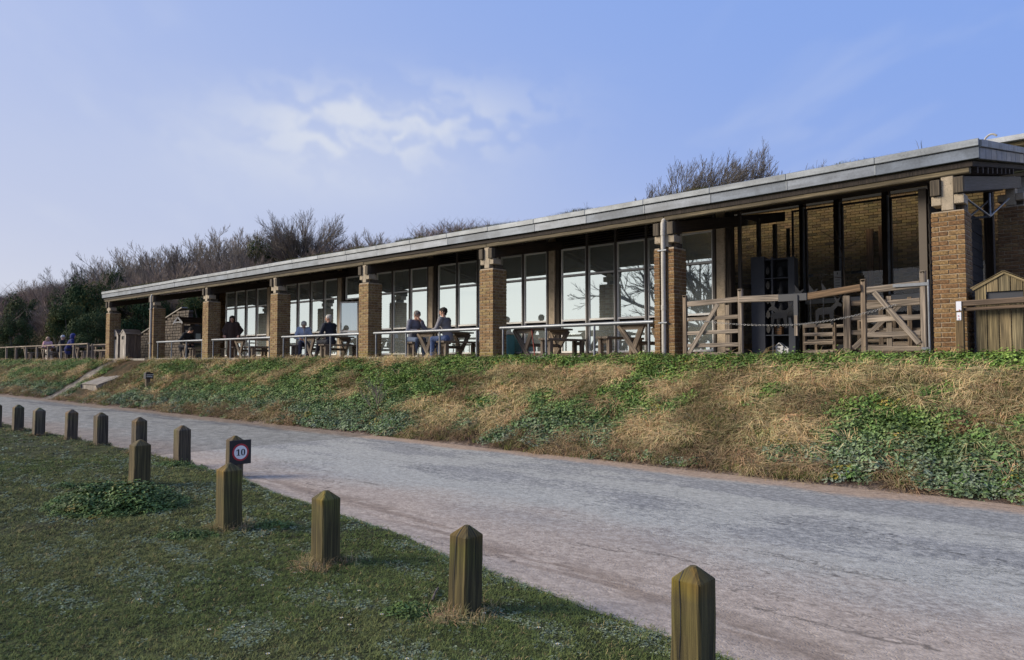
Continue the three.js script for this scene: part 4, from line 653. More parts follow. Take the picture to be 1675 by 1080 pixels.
// speed sign: black plate, red ring, white disc, figure 10
const font = await new FontLoader().loadAsync('fonts/droid/droid_serif_bold.typeface.json');
const sans = await new FontLoader().loadAsync('fonts/droid/droid_sans_bold.typeface.json');
function letters(text, size, f, depth = 0.002) { const g = new TextGeometry(text, { font: f, size, depth, curveSegments: 6, bevelEnabled: false }); g.computeBoundingBox(); const b = g.boundingBox; return flat(g.translate(-(b.min.x + b.max.x) / 2, -(b.min.y + b.max.y) / 2, 0)); }
{
  const p = place(385.5, 10.3), t = thing('speed_sign', 'small black square sign with a red ringed white disc reading 10', 'sign', p.x + 0.098, lawnAtX(p.x, p.z) + 0.375, p.z - 0.035, Math.PI / 2 - 0.04);
  mesh('plate', at(cbox(0.31, 0.33, 0.012, 0.003), 0, 0, 0), M.black, t); mesh('ring', at(new THREE.CylinderGeometry(0.118, 0.118, 0.004, 40), 0, 0.0, 0.009, Math.PI / 2, 0, 0), M.red, t); mesh('disc', at(new THREE.CylinderGeometry(0.093, 0.093, 0.004, 40), 0, 0.0, 0.0115, Math.PI / 2, 0, 0), M.white, t); mesh('lettering', letters('10', 0.088, font).translate(0, 0, 0.0145), M.black, t);
  mesh('bolt', merge([0.14, -0.14].map((y) => at(new THREE.CylinderGeometry(0.006, 0.006, 0.008, 8), 0, y, 0.008, Math.PI / 2, 0, 0))), M.iron, t);
}
{
  const D = 11.05, x = alongX(242, D), y = bankH(x, D), t = thing('sign_post', 'short post with black plates and two lines of white lettering on the bank', 'sign', x, y, -D, Math.PI / 2);
  mesh('post', at(cbox(0.15, 0.62, 0.15, 0.01), 0, 0.22, 0), grey[2], t); mesh('plate', at(cbox(0.27, 0.22, 0.012, 0.002), 0.03, 0.39, 0.083), M.black, t); mesh('plate', at(cbox(0.012, 0.22, 0.24, 0.002), -0.083, 0.39, -0.02), M.black, t);
  mesh('lettering', merge([letters('Reserved', 0.042, sans).translate(0.03, 0.43, 0.09), letters('Parking', 0.042, sans).translate(0.03, 0.36, 0.09)]), M.white, t);
}
// boarded ramp up the bank
{
  const x = -32.85, D0 = 10.75, D1 = 12.75, y0 = 0.30, t = thing('boarded_ramp', 'weathered plank ramp boxed in with boards, running up the bank', 'ramp', x, 0, 0), y1 = 0.66, yt = 1.37, an = Math.atan2(yt - y1, D1 - D0), L = Math.hypot(yt - y1, D1 - D0);
  for (let k = 0; k < 8; k++) mesh('plank', at(cbox(0.228, 0.035, L, 0.006, 2), -0.81 + k * 0.2325, (y1 + yt) / 2, -(D0 + D1) / 2, an, 0, 0), M.ramp[k % 3], t);
  for (let k = 0; k < 10; k++) mesh('front_board', box(-0.93 + k * 0.186, -0.752 + k * 0.186, y0 - 0.3, y1 - 0.03, -D0 - 0.035, -D0 - 0.01), M.ramp[(k + 1) % 3], t);
  for (const s of [-1, 1]) mesh('side_board', at(cbox(0.03, 0.46, L, 0.004), s * 0.915, (y1 + yt) / 2 - 0.25, -(D0 + D1) / 2, an, 0, 0), M.ramp[1], t);
  mesh('landing_board', box(-0.93, 0.93, yt - 0.04, yt, -D1 - 0.55, -D1 - 0.02), M.ramp[0], t);
}
// timber rail round the open end, with tables
{
  const xs = []; for (let x = -40.1; x > -64; x -= 2.05) xs.push(x);
  const t = thing('timber_fence', 'pale weathered timber rail on posts round the outdoor tables at the left end', 'fence', 0, TER, 0);
  for (const x of xs) { mesh('post', box(x - 0.05, x + 0.05, -0.2, 0.74, -13.07, -12.97, 0.008), M.weathered[Math.abs(Math.round(x)) % 3], t); }
  for (let k = 0; k + 1 < xs.length; k++) mesh('rail_bar', beam(V(xs[k] + 0.02, 0.785, -13.02), V(xs[k + 1] + 0.025, 0.785, -13.02), 0.11, 0.06, 0.008), M.weathered[k % 3], t);
  mesh('post', box(-40.05, -39.92, -0.2, 0.78, -13.25, -13.12, 0.01), M.weathered[1], t); mesh('post', box(-38.35, -38.25, -0.2, 0.70, -13.45, -13.35), M.weathered[2], t); mesh('rail_bar', beam(V(-39.9, 0.73, -13.2), V(-38.2, 0.73, -13.42), 0.08, 0.05), M.weathered[0], t); mesh('rail_bar', beam(V(-39.9, 0.45, -13.2), V(-38.2, 0.45, -13.42), 0.04, 0.06), M.weathered[1], t);
  [[-41.6, 'nearest the last pier'], [-44.2, 'by the two people in blue and black'], [-47.0, 'by the person in pink'], [-50.0, 'left of the person in pink'], [-53.5, 'at the far left']].forEach(([x, l]) => { dup(table0, 'picnic table on the open terrace, ' + l, x, TER, -14.5); dup(bench0, 'bench on the open terrace by the table ' + l, x + 0.75, TER, -14.5); });
}
const stoneMats = [mat(0.125, 0.10, 0.078, { map: concMap }), mat(0.095, 0.077, 0.06, { map: concMap }), mat(0.16, 0.13, 0.10, { map: concMap })];
// notice board, stone stair wall
{
  const t = thing('notice_board', 'roofed timber notice board with pale posters beyond the open end of the cafe', 'notice board', -35.0, TER, -15.5);
  for (const z of [0.1, -1.7]) mesh('post', box(-0.05, 0.05, 0, 1.85, z - 0.05, z + 0.05), M.weathered[0], t);
  mesh('board', box(-0.03, 0.03, 0.75, 1.62, -1.65, 0.05), M.slate, t);
  for (const s of [-1, 1]) { mesh('roof_panel', at(cbox(0.56, 0.03, 2.2, 0.004), s * 0.22, 1.86, -0.8, 0, 0, -s * 0.52), M.binSide[0], t); mesh('barge_board', beam(V(0, 1.99, 0.32), V(s * 0.50, 1.70, 0.32), 0.03, 0.09), M.whiteFrame, t); }
  mesh('tie', box(-0.36, 0.36, 1.72, 1.79, 0.29, 0.33), M.whiteFrame, t);
  [[-0.2, 0.55, 1.2, M.paper], [-0.65, 0.4, 1.1, mat(0.42, 0.55, 0.62)], [-1.15, 0.75, 1.18, M.paper]].forEach(([z, w, y, m]) => mesh('poster', at(cbox(0.01, w * 0.72, w * 0.6, 0.001), 0.04, y, z), m, t));
  mesh('poster_print', merge([[-0.2, 1.22, 0.2, 0.16], [-1.1, 1.25, 0.26, 0.18], [-1.2, 1.02, 0.16, 0.08]].map(([z, y, w, h]) => at(cbox(0.004, h, w, 0), 0.047, y, z))), mat(0.05, 0.16, 0.20), t);
  const s = thing('stone_wall', 'rough brown stone stair wall with a sloping pale coping behind the bins', 'wall', 0, 0, -18.5), r = rng(31), wl = [];
  const topAt = (x) => TER + mix(1.2, 2.9, clamp((x + 49) / 7.2, 0, 1));
  for (let y = TER - 0.1; y < TER + 2.9; y += 0.16) for (let x = -49 + r() * 0.2; x < -41; ) { const w = 0.22 + 0.3 * r(); if (y + 0.14 < topAt(x + w / 2)) { const c = 0.6 + 0.6 * r(); mesh('stone', at(cbox(w - 0.02, 0.14 + 0.01 * r(), 0.25 + 0.04 * r(), 0.02), x + w / 2, y + 0.07, 0), stoneMats[Math.floor(r() * 3)], s); } x += w; }
  mesh('core', at(cbox(7.8, 1.5, 0.2, 0), -45, TER + 0.55, -0.06), M.stone, s);
  for (let k = 0; k < 6; k++) mesh('coping', beam(V(-49 + k * 1.2, topAt(-49 + k * 1.2) + 0.06, 0), V(-47.82 + k * 1.2, topAt(-47.82 + k * 1.2) + 0.06, 0), 0.34, 0.07), M.coping, s);
}

// ---------------------------------------------------------------- people
// one continuous skin per figure meshed from tapered capsules with a smooth minimum; clothes and hair are shells over it
function iso(bones, lo, hi, cell, k = 0.03, cut, rough = 0) {
  const size = Math.max(hi.x - lo.x, hi.y - lo.y, hi.z - lo.z) * 1.0, res = Math.max(16, Math.ceil(size / cell) + 6), half = size / 2 * (res / (res - 6)), c = lo.clone().add(hi).multiplyScalar(0.5);
  const mc = new MarchingCubes(res, M.white, false, false, 120000); mc.isolation = 0;
  const pre = bones.map(([a, ra, b, rb]) => { const d = b.clone().sub(a); return [a.x, a.y, a.z, ra, d.x, d.y, d.z, rb - ra, d.lengthSq() || 1e-9]; });
  const hs = res / 2;
  for (let z = 0; z < res; z++) for (let y = 0; y < res; y++) for (let x = 0; x < res; x++) {
    const px = ((x - hs) / hs) * half + c.x, py = ((y - hs) / hs) * half + c.y, pz = ((z - hs) / hs) * half + c.z; let d = 9;
    for (const q of pre) {
      const ax = px - q[0], ay = py - q[1], az = pz - q[2]; let t = (ax * q[4] + ay * q[5] + az * q[6]) / q[8]; t = t < 0 ? 0 : t > 1 ? 1 : t;
      const ex = ax - q[4] * t, ey = ay - q[5] * t, ez = az - q[6] * t, e = Math.sqrt(ex * ex + ey * ey + ez * ez) - (q[3] + q[7] * t);
      const h = Math.max(k - Math.abs(d - e), 0) / k; d = Math.min(d, e) - h * h * k * 0.25;
    }
    if (rough && Math.abs(d) < 0.06) d += rough * (vnoise(px * 42 + pz * 17, py * 30 + pz * 34, 301) + 0.6 * vnoise(px * 90 - pz * 40, py * 75 + pz * 60, 303) - 0.8);
    if (cut) d = Math.max(d, cut(px, py, pz));
    mc.field[z * res * res + y * res + x] = -d;
  }
  mc.update();
  const n = mc.count, p = mc.positionArray.slice(0, n * 3), m = mc.normalArray.slice(0, n * 3);
  for (let i = 0; i < n * 3; i += 3) { p[i] = p[i] * half + c.x; p[i + 1] = p[i + 1] * half + c.y; p[i + 2] = p[i + 2] * half + c.z; const l = Math.hypot(m[i], m[i + 1], m[i + 2]) || 1; m[i] /= l; m[i + 1] /= l; m[i + 2] /= l; }
  const g = new THREE.BufferGeometry(); g.setAttribute('position', new THREE.BufferAttribute(p, 3)); g.setAttribute('normal', new THREE.BufferAttribute(m, 3)); g.setAttribute('uv', new THREE.BufferAttribute(new Float32Array(n * 2), 2)); return g;
}
const bounds = (bones, pad) => { const b = new THREE.Box3(); for (const [a, ra, c, rc] of bones) { b.expandByPoint(a); b.expandByPoint(c); } b.expandByScalar(pad); return [b.min, b.max]; };
function handBones(w, dir, palm) {                              // wrist, pointing direction, palm normal
  const d = dir.clone().normalize(), n = palm.clone().addScaledVector(d, -palm.dot(d)).normalize(), s = d.clone().cross(n), at2 = (u, v, t) => w.clone().addScaledVector(d, u).addScaledVector(s, v).addScaledVector(n, t), out = [];
  for (const v of [-0.026, -0.009, 0.009, 0.026]) out.push([at2(0.0, v * 0.6, 0), 0.017, at2(0.075, v, 0.0), 0.0125]);
  [[-0.028, 0.062], [-0.0095, 0.074], [0.0095, 0.070], [0.027, 0.054]].forEach(([v, l]) => { const a = at2(0.078, v, 0), b = at2(0.078 + l * 0.45, v * 1.1, 0.010), c = at2(0.078 + l * 0.78, v * 1.1, 0.030), e = at2(0.078 + l * 0.9, v * 1.05, 0.050); out.push([a, 0.0098, b, 0.009], [b, 0.009, c, 0.0085], [c, 0.0085, e, 0.0075]); });
  const t0 = at2(0.022, -0.03, 0.004), t1 = at2(0.055, -0.052, 0.022), t2 = at2(0.088, -0.05, 0.036); out.push([t0, 0.014, t1, 0.011], [t1, 0.011, t2, 0.009]);
  return out;
}
const skinTones = [mat(0.48, 0.27, 0.19, { roughness: 0.6 }), mat(0.55, 0.33, 0.25, { roughness: 0.6 }), mat(0.42, 0.235, 0.16, { roughness: 0.6 })];
function person(label, o) {                                    // o: x, z, turn (faces local +z), stand, s, lean, head, hands, colours
  const t = thing('person', label, 'person', o.x, TER + (o.y ?? 0), o.z, o.turn), s = o.s ?? 1, hipY = o.stand ? 0.86 : 0.55, ln = o.lean ?? 0.12, up = o.stand ? 0.0 : 0.0;
  const J = {}; const S = (x, y, z) => V(x * s, y * s, z * s);
  J.pel = S(0, hipY, 0); J.waist = S(0, hipY + 0.20, ln * 0.35); J.chest = S(0, hipY + 0.40, ln * 0.8); J.neck = S(0, hipY + 0.56, ln * 1.15); J.head = S(0.0 + (o.tilt ?? 0), hipY + 0.705 - (o.bow ?? 0) * 0.05, ln * 1.3 + (o.bow ?? 0) * 0.08);
  const yaw = o.look ?? 0, nod = (o.bow ?? 0) * 0.5, H = (x, y, z) => V(x * s, y * s, z * s).applyEuler(new THREE.Euler(nod, yaw, 0, 'YXZ')).add(J.head);
  const sh = [-1, 1].map((q) => S(q * (o.f ? 0.165 : 0.185), hipY + 0.485, ln * 1.0)), hip = [-1, 1].map((q) => S(q * 0.09, hipY - 0.02, 0));
  const knee = [-1, 1].map((q, i) => o.stand ? S(q * 0.09, 0.47, 0.02 + 0.03 * q) : S(q * (o.knee ?? 0.11), 0.52, 0.43)), ank = [-1, 1].map((q) => o.stand ? S(q * 0.095, 0.08, -0.03 + 0.06 * q) : S(q * 0.12 + (o.footx ?? 0), 0.085, (o.foot ?? 0.40) + q * 0.05));
  const toe = ank.map((a, i) => a.clone().add(S(0.02 * (i ? 1 : -1), -0.045, 0.15)));
  const wr = o.hands.map((h) => S(h[0], hipY + h[1], h[2])), el = wr.map((w, i) => { const m = sh[i].clone().add(w).multiplyScalar(0.5), d = w.clone().sub(sh[i]), L = 0.30 * s, h2 = Math.max(0, L * L - d.lengthSq() / 4), b = V((i ? 1 : -1) * 0.8, -0.9, -0.5); b.addScaledVector(d, -b.dot(d) / d.lengthSq()).normalize(); return m.addScaledVector(b, Math.sqrt(h2)); });
  const r = (k) => k * s;
  const torso = (e) => [[J.pel, r(0.125 + e), J.waist, r(0.115 + e)], [J.waist, r(0.115 + e), J.chest, r(0.125 + e)], [S(-0.07, hipY + 0.40, ln * 0.8), r(0.105 + e), S(0.07, hipY + 0.40, ln * 0.8), r(0.105 + e)], [sh[0], r(0.062 + e), sh[1], r(0.062 + e)], [J.chest, r(0.09 + e), J.neck, r(0.06 + e)]];
  const arms = (e) => [0, 1].flatMap((i) => [[sh[i], r(0.052 + e), el[i], r(0.042 + e)], [el[i], r(0.042 + e), wr[i], r(0.029 + e)]]);
  const legs = (e) => [0, 1].flatMap((i) => [[hip[i], r(0.088 + e), knee[i], r(0.060 + e)], [knee[i], r(0.058 + e), ank[i], r(0.042 + e)]]);
  const headB = [[H(0, 0.03, -0.02), r(0.088), H(0, 0.03, 0.012), r(0.082)], [H(0, -0.02, 0.03), r(0.066), H(0, -0.065, 0.055), r(0.036)], [H(0, 0.0, 0.092), r(0.010), H(0, -0.022, 0.104), r(0.014)], [H(-0.03, 0.022, 0.082), r(0.014), H(0.03, 0.022, 0.082), r(0.014)], [H(-0.02, -0.046, 0.083), r(0.011), H(0.02, -0.046, 0.083), r(0.011)], [H(-0.086, 0.012, -0.004), r(0.014), H(-0.09, -0.022, 0.004), r(0.010)], [H(0.086, 0.012, -0.004), r(0.014), H(0.09, -0.022, 0.004), r(0.010)], [J.neck, r(0.052), H(0, -0.06, -0.015), r(0.054)]];
  const bodyB = [...torso(-0.012), ...arms(-0.006), ...legs(-0.01), ...[0, 1].map((i) => [ank[i], r(0.035), toe[i], r(0.028)]), [J.neck, r(0.05), J.head, r(0.06)]];
  const parts = [iso(bodyB, ...bounds(bodyB, 0.16), 0.022), iso(headB, ...bounds(headB, 0.10), 0.0065, 0.012)];
  o.hands.forEach((h, i) => { const d = h[3] ? V(...h[3]) : wr[i].clone().sub(el[i]), hb = handBones(wr[i], d, h[4] ? V(...h[4]) : V(0, -1, 0)); parts.push(iso(hb, ...bounds(hb, 0.03), 0.0042, 0.008)); });
  const skin = o.skin ?? skinTones[0]; mesh('body', merge(parts), skin, t);
  mesh('eye', merge([-1, 1].map((q) => at(new THREE.SphereGeometry(r(0.0095), 8, 6), ...H(q * 0.031, 0.006, 0.083).toArray()))), M.black, t);
  mesh('mouth', at(new THREE.SphereGeometry(r(0.012), 8, 6).scale(1.6, 0.35, 0.5), ...H(0, -0.046, 0.094).toArray()), mat(0.30, 0.10, 0.09), t);
  // hair: a shell that leaves the face free
  const fz = H(0, 0, 1).sub(J.head).normalize(), fy = H(0, 1, 0).sub(J.head).normalize(), hairB = [[H(0, 0.045, -0.022), r(0.096), H(0, 0.042, 0.008), r(0.092)], [H(0, 0.0, -0.045), r(0.074), H(0, o.long ? -0.14 : -0.035, -0.045), r(o.long ? 0.065 : 0.056)]];
  if (o.long) hairB.push([H(-0.07, 0.02, -0.01), r(0.04), H(-0.085, -0.14, 0.0), r(0.035)], [H(0.07, 0.02, -0.01), r(0.04), H(0.085, -0.14, 0.0), r(0.035)]);
  const fc = H(0, -0.035, 0.10); const hm = o.hood ?? o.hair;
  if (o.hood) hairB.push([H(0, 0.04, -0.03), r(0.125), H(0, -0.06, -0.05), r(0.12)]);
  mesh(o.hood ? 'hood' : 'hair', iso(hairB, ...bounds(hairB, 0.14), 0.0075, 0.02, (x, y, z) => { const q = r(o.hood ? 0.105 : 0.090) - Math.hypot((x - fc.x), (y - fc.y) * 0.92, (z - fc.z)); if (o.hood || o.long) return q; const ly = (x - J.head.x) * fy.x + (y - J.head.y) * fy.y + (z - J.head.z) * fy.z, lz = (x - J.head.x) * fz.x + (y - J.head.y) * fz.y + (z - J.head.z) * fz.z; return Math.max(q, Math.min(-0.012 - ly, lz + 0.042)); }, o.hood ? 0.004 : 0.013), hm, t);
  const nk = J.neck.clone().add(S(0, -0.055, -0.012)), topB = [...torso(0.02).slice(0, 4), [J.chest, r(0.11), nk, r(0.066)], ...[0, 1].flatMap((i) => [[sh[i], r(0.078), el[i], r(0.060)], [el[i], r(0.060), wr[i].clone().lerp(el[i], 0.06), r(0.044)]])];
  if (o.coat) topB.push([J.pel, r(0.15), S(0, hipY - 0.12, 0.03), r(0.16)]);
  if (o.cape) topB.push([sh[0], r(0.10), S(-0.20, hipY - 0.05, 0.04), r(0.11)], [sh[1], r(0.10), S(0.20, hipY - 0.05, 0.04), r(0.11)], [J.chest, r(0.16), J.pel, r(0.2)]);
  if (o.collar) topB.push([J.neck.clone().add(S(0, -0.03, -0.02)), r(0.07), J.neck.clone().add(S(0, 0.0, -0.015)), r(0.062)]);
  mesh(o.topName ?? 'jacket', iso(topB, ...bounds(topB, 0.24), 0.016, 0.035, null, 0.011), o.top, t);
  if (o.scarf) mesh('scarf', iso([[S(-0.05, hipY + 0.53, ln * 1.1 + 0.02), r(0.05), S(0.05, hipY + 0.53, ln * 1.1 + 0.02), r(0.05)], [S(0.0, hipY + 0.5, ln + 0.10), r(0.035), S(0.01, hipY + 0.36, ln * 0.8 + 0.13), r(0.03)]], V(-0.2, hipY * s + 0.2, -0.1), V(0.2, hipY * s + 0.62, 0.4), 0.014), o.scarf, t);
  const lowB = o.skirt ? [[S(0, hipY, 0), r(0.15), S(0, 0.2, 0.02), r(0.2)], ...legs(0.01)] : [...legs(0.014), [J.pel, r(0.14), J.pel.clone().add(S(0, 0.06, 0)), r(0.13)]];
  mesh(o.skirt ? 'skirt' : 'trousers', iso(lowB, ...bounds(lowB, 0.2), 0.015, 0.03, null, 0.009), o.low, t);
  const shoeB = [0, 1].flatMap((i) => [[ank[i].clone().add(S(0, -0.035, -0.03)), r(0.045), toe[i].clone().add(S(0, 0.008, 0)), r(0.038)], [ank[i].clone().add(S(0, 0.02, 0)), r(0.05), ank[i].clone().add(S(0, -0.03, 0)), r(0.046)]]);
  mesh('shoe', iso(shoeB, ...bounds(shoeB, 0.08), 0.012, 0.02, (x, y) => -0.012 - y + 0.014), o.shoe ?? M.black, t);
  if (o.cup) { const c = wr[o.cup - 1].clone().add(S(0, 0.05, 0.02)); tag(mesh('paper_cup', at(new THREE.CylinderGeometry(0.042, 0.032, 0.11, 16), 0, 0, 0), M.white), 'white paper cup held by the man who drinks', 'cup').position.copy(c.applyAxisAngle(V(0, 1, 0), o.turn).add(t.position)); }
  return t;
}
const cl = (r, g, b) => mat(r, g, b, { roughness: 0.95 });
const faceR = Math.PI / 2, faceL = -Math.PI / 2, rest = [[-0.15, 0.10, 0.40], [0.15, 0.10, 0.40]];
person('man in grey-blue jumper and jeans drinking from a cup at a picnic table', { x: -16.50, z: -13.90, turn: faceR - 0.15, lean: 0.17, bow: 0.5, hair: cl(0.15, 0.13, 0.12), top: cl(0.155, 0.16, 0.20), topName: 'jumper', low: cl(0.10, 0.135, 0.21), shoe: mat(0.6, 0.6, 0.58), hands: [[-0.10, 0.24, 0.44, [0.3, 0.1, 1]], [0.07, 0.50, 0.38, [-0.55, 0.6, 0.0], [-0.3, 0, -1]]], look: 0.1 });
person('dark-haired man in grey top and blue jeans sitting with his back to a pier', { x: -14.78, z: -13.72, turn: faceL + 0.25, lean: 0.13, hair: cl(0.022, 0.018, 0.016), top: cl(0.19, 0.185, 0.20), topName: 'hooded_top', low: cl(0.07, 0.105, 0.21), hands: [[-0.12, 0.20, 0.46], [0.15, 0.20, 0.48]], look: 0.35, scarf: cl(0.30, 0.29, 0.31) });
person('lady with short pale hair and pale blue jacket looking down at a table', { x: -22.2, z: -13.9, turn: faceR - 0.55, f: 1, lean: 0.15, bow: 1.3, hair: cl(0.42, 0.38, 0.32), top: cl(0.40, 0.47, 0.60), low: cl(0.045, 0.05, 0.08), scarf: cl(0.55, 0.52, 0.52), s: 0.96, hands: [[-0.12, 0.16, 0.42], [0.12, 0.16, 0.42]] });
person('white-haired man in dark navy jacket sitting on a bench facing left', { x: -20.52, z: -13.85, turn: faceL + 0.1, lean: 0.08, s: 1.04, hair: cl(0.50, 0.48, 0.45), top: cl(0.022, 0.026, 0.040), low: cl(0.02, 0.022, 0.032), hands: rest, foot: 0.5, look: 0.75, collar: 1 });
person('standing woman with long dark hair in a dark brown poncho and brown skirt', { x: -27.0, z: -13.8, turn: 0.95, stand: 1, f: 1, s: 0.99, lean: 0.06, bow: 0.5, long: 1, hair: cl(0.035, 0.02, 0.015), top: cl(0.045, 0.028, 0.022), topName: 'poncho', cape: 1, skirt: 1, low: cl(0.115, 0.06, 0.03), hands: [[-0.26, 0.06, 0.18], [0.26, 0.06, 0.18]] });
person('person in black coat sitting with their back to the road near the notice board', { x: -31.2, z: -13.75, turn: 1.9, lean: 0.30, bow: 1, hair: cl(0.03, 0.025, 0.02), top: cl(0.016, 0.018, 0.022), coat: 1, low: cl(0.02, 0.022, 0.03), hands: rest });
person('person with fair hair in pale pink top and white trousers at the outdoor tables', { x: -50.7, z: -14.2, turn: faceR, f: 1, lean: 0.08, long: 1, hair: cl(0.42, 0.30, 0.20), top: cl(0.62, 0.36, 0.36), low: cl(0.60, 0.58, 0.55), shoe: M.white, hands: rest });
person('grey-haired person in black jacket at the outdoor tables beside the blue hood', { x: -46.8, z: -13.7, turn: 2.6, lean: 0.14, hair: cl(0.42, 0.42, 0.44), top: cl(0.018, 0.018, 0.022), low: cl(0.02, 0.02, 0.03), hands: rest });
person('person in dark blue hooded coat at the outdoor tables, back to the road', { x: -45.4, z: -13.7, turn: 2.9, lean: 0.2, s: 1.03, hood: cl(0.02, 0.03, 0.14), hair: cl(0.02, 0.02, 0.02), top: cl(0.018, 0.026, 0.12), coat: 1, low: cl(0.02, 0.02, 0.03), hands: rest });

// ---------------------------------------------------------------- trees, shrubs, ground plants
function growTree(seed, o) {                                    // returns trunk and crown geometry, base at the origin
  const r = rng(seed), tr = new Tris(), tw = new Tris(), wind = o.wind ?? V(0, 0, 0);
  const grow = (p, d, len, rad, lv) => {
    const n = lv === 0 ? 5 : lv < o.levels ? 4 : 3, pts = [p.clone()], rr = [rad], dir = d.clone(), out = [];
    for (let i = 1; i <= n; i++) {
      dir.add(V((r() - 0.5) * o.bend, (r() - 0.5) * o.bend * 0.6 + o.up * (lv ? 1 : 0.2), (r() - 0.5) * o.bend)).addScaledVector(wind, lv ? 1 : 0.3).normalize();
      pts.push(pts[i - 1].clone().addScaledVector(dir, len / n)); rr.push(Math.max(o.min, rad * (1 - (lv === o.levels ? 0.75 : 0.5) * i / n))); out.push(dir.clone());
    }
    (lv < 2 ? tr : tw).tube(pts, rr, lv === 0 ? 8 : lv === 1 ? 6 : lv === o.levels ? 3 : 4);
    if (lv >= o.levels) return;
    const kids = o.kids[lv];
    for (let k = 0; k < kids; k++) {
      const u = lv === 0 ? mix(o.first ?? 0.35, 1, (k + r() * 0.8) / kids) : mix(0.22, 1, (k + r()) / kids), f = Math.min(n - 1e-3, u * n), i = Math.floor(f), q = pts[i].clone().lerp(pts[i + 1], f - i), az = k * 2.399 + r() * 0.9, sp = o.spread[lv] * (0.75 + 0.5 * r());
      const ax = out[i], s = Math.abs(ax.y) < 0.95 ? V(0, 1, 0).cross(ax).normalize() : V(1, 0, 0), t = ax.clone().cross(s), nd = ax.clone().multiplyScalar(Math.cos(sp)).addScaledVector(s, Math.sin(sp) * Math.cos(az)).addScaledVector(t, Math.sin(sp) * Math.sin(az));
      grow(q, nd.normalize(), len * o.ratio[lv] * (0.7 + 0.5 * r()) * (lv === 0 ? 1 - 0.25 * (u - 0.35) : 1 - 0.35 * u), Math.max(o.min, mix(rr[i], rr[i + 1], f - i) * 0.62), lv + 1);
    }
  };
  for (const [x, z, l, a, b] of o.stems) grow(V(x, -0.2, z), V(a, 1, b).normalize(), l, o.rad, 0);
  return [tr.geo(), tw.geo()];
}
const treeKinds = [
  growTree(11, { stems: [[0, 0, 4.2, 0.05, 0]], rad: 0.18, levels: 4, kids: [8, 7, 6, 4], spread: [0.8, 0.55, 0.45, 0.4], ratio: [0.68, 0.66, 0.66, 0.62], bend: 0.20, up: 0.11, min: 0.008 }),
  growTree(23, { stems: [[0, 0, 4.0, -0.1, 0.1], [0.4, 0.2, 3.6, 0.35, -0.1]], rad: 0.14, levels: 4, kids: [6, 6, 6, 4], spread: [0.75, 0.6, 0.5, 0.4], ratio: [0.70, 0.66, 0.66, 0.6], bend: 0.26, up: 0.09, min: 0.008 }),
  growTree(37, { stems: [[0, 0, 4.6, 0, 0]], rad: 0.16, levels: 4, kids: [9, 6, 6, 4], spread: [0.65, 0.5, 0.45, 0.4], ratio: [0.56, 0.64, 0.66, 0.62], bend: 0.17, up: 0.15, min: 0.008, first: 0.25 }),
  growTree(41, { stems: [[-0.4, 0, 3.4, -0.45, 0.1], [0, 0.2, 3.8, 0.05, 0.2], [0.4, 0, 3.5, 0.5, 0]], rad: 0.11, levels: 4, kids: [5, 6, 6, 4], spread: [0.65, 0.55, 0.45, 0.4], ratio: [0.66, 0.66, 0.66, 0.6], bend: 0.22, up: 0.13, min: 0.008 }),
  growTree(59, { stems: [[0, 0, 2.6, 0, 0]], rad: 0.17, levels: 4, kids: [22, 9, 7, 5], spread: [0.80, 0.42, 0.36, 0.35], ratio: [1.3, 0.62, 0.6, 0.55], bend: 0.12, up: 0.05, min: 0.0055, first: 0.5 }),
];
const highOf = (c) => { const p = c.attributes.position, a = []; for (let i = 0; i < p.count; i += 7) a.push(p.getY(i)); a.sort((x, y) => x - y); return a[Math.floor(a.length * 0.985)]; };
const kindTop = treeKinds.map(([, c]) => highOf(c));
const treeProto = new Map();
function bareTree(kind, label, x, D, top, turn, grp, warm = false, y0 = hillH(x, D)) {
  const key = kind + (warm ? 'w' : ''); let t = treeProto.get(key); const s = (top - y0) / kindTop[kind];
  if (!t) { t = thing('bare_tree', label, 'tree', x, y0, -D, turn, grp); mesh('trunk', treeKinds[kind][0], M.bark, t); mesh('crown', treeKinds[kind][1], warm ? M.twigWarm : M.twig, t); treeProto.set(key, t); }
  else { t = dup(t, label, x, y0, -D, turn); if (grp) t.userData.group = grp; else delete t.userData.group; }
  t.scale.setScalar(s); return t;
}
const prof = [[-60, 485], [-30, 478], [0, 466], [25, 478], [60, 456], [100, 440], [130, 428], [170, 414], [210, 406], [250, 397], [290, 391], [310, 382], [340, 381], [370, 377], [400, 370], [430, 366], [455, 372], [480, 366], [520, 366], [545, 392], [580, 388], [610, 380], [640, 390], [690, 374], [720, 364], [750, 366], [790, 372]];
for (const q of prof) q[1] += q[0] < 140 ? 16 : 10;
const profAt = (px) => { for (let i = 1; i < prof.length; i++) if (px <= prof[i][0]) { const [a, b] = [prof[i - 1], prof[i]]; return mix(a[1], b[1], clamp((px - a[0]) / (b[0] - a[0]), 0, 1)); } return 372; };
const rt = rng(404);
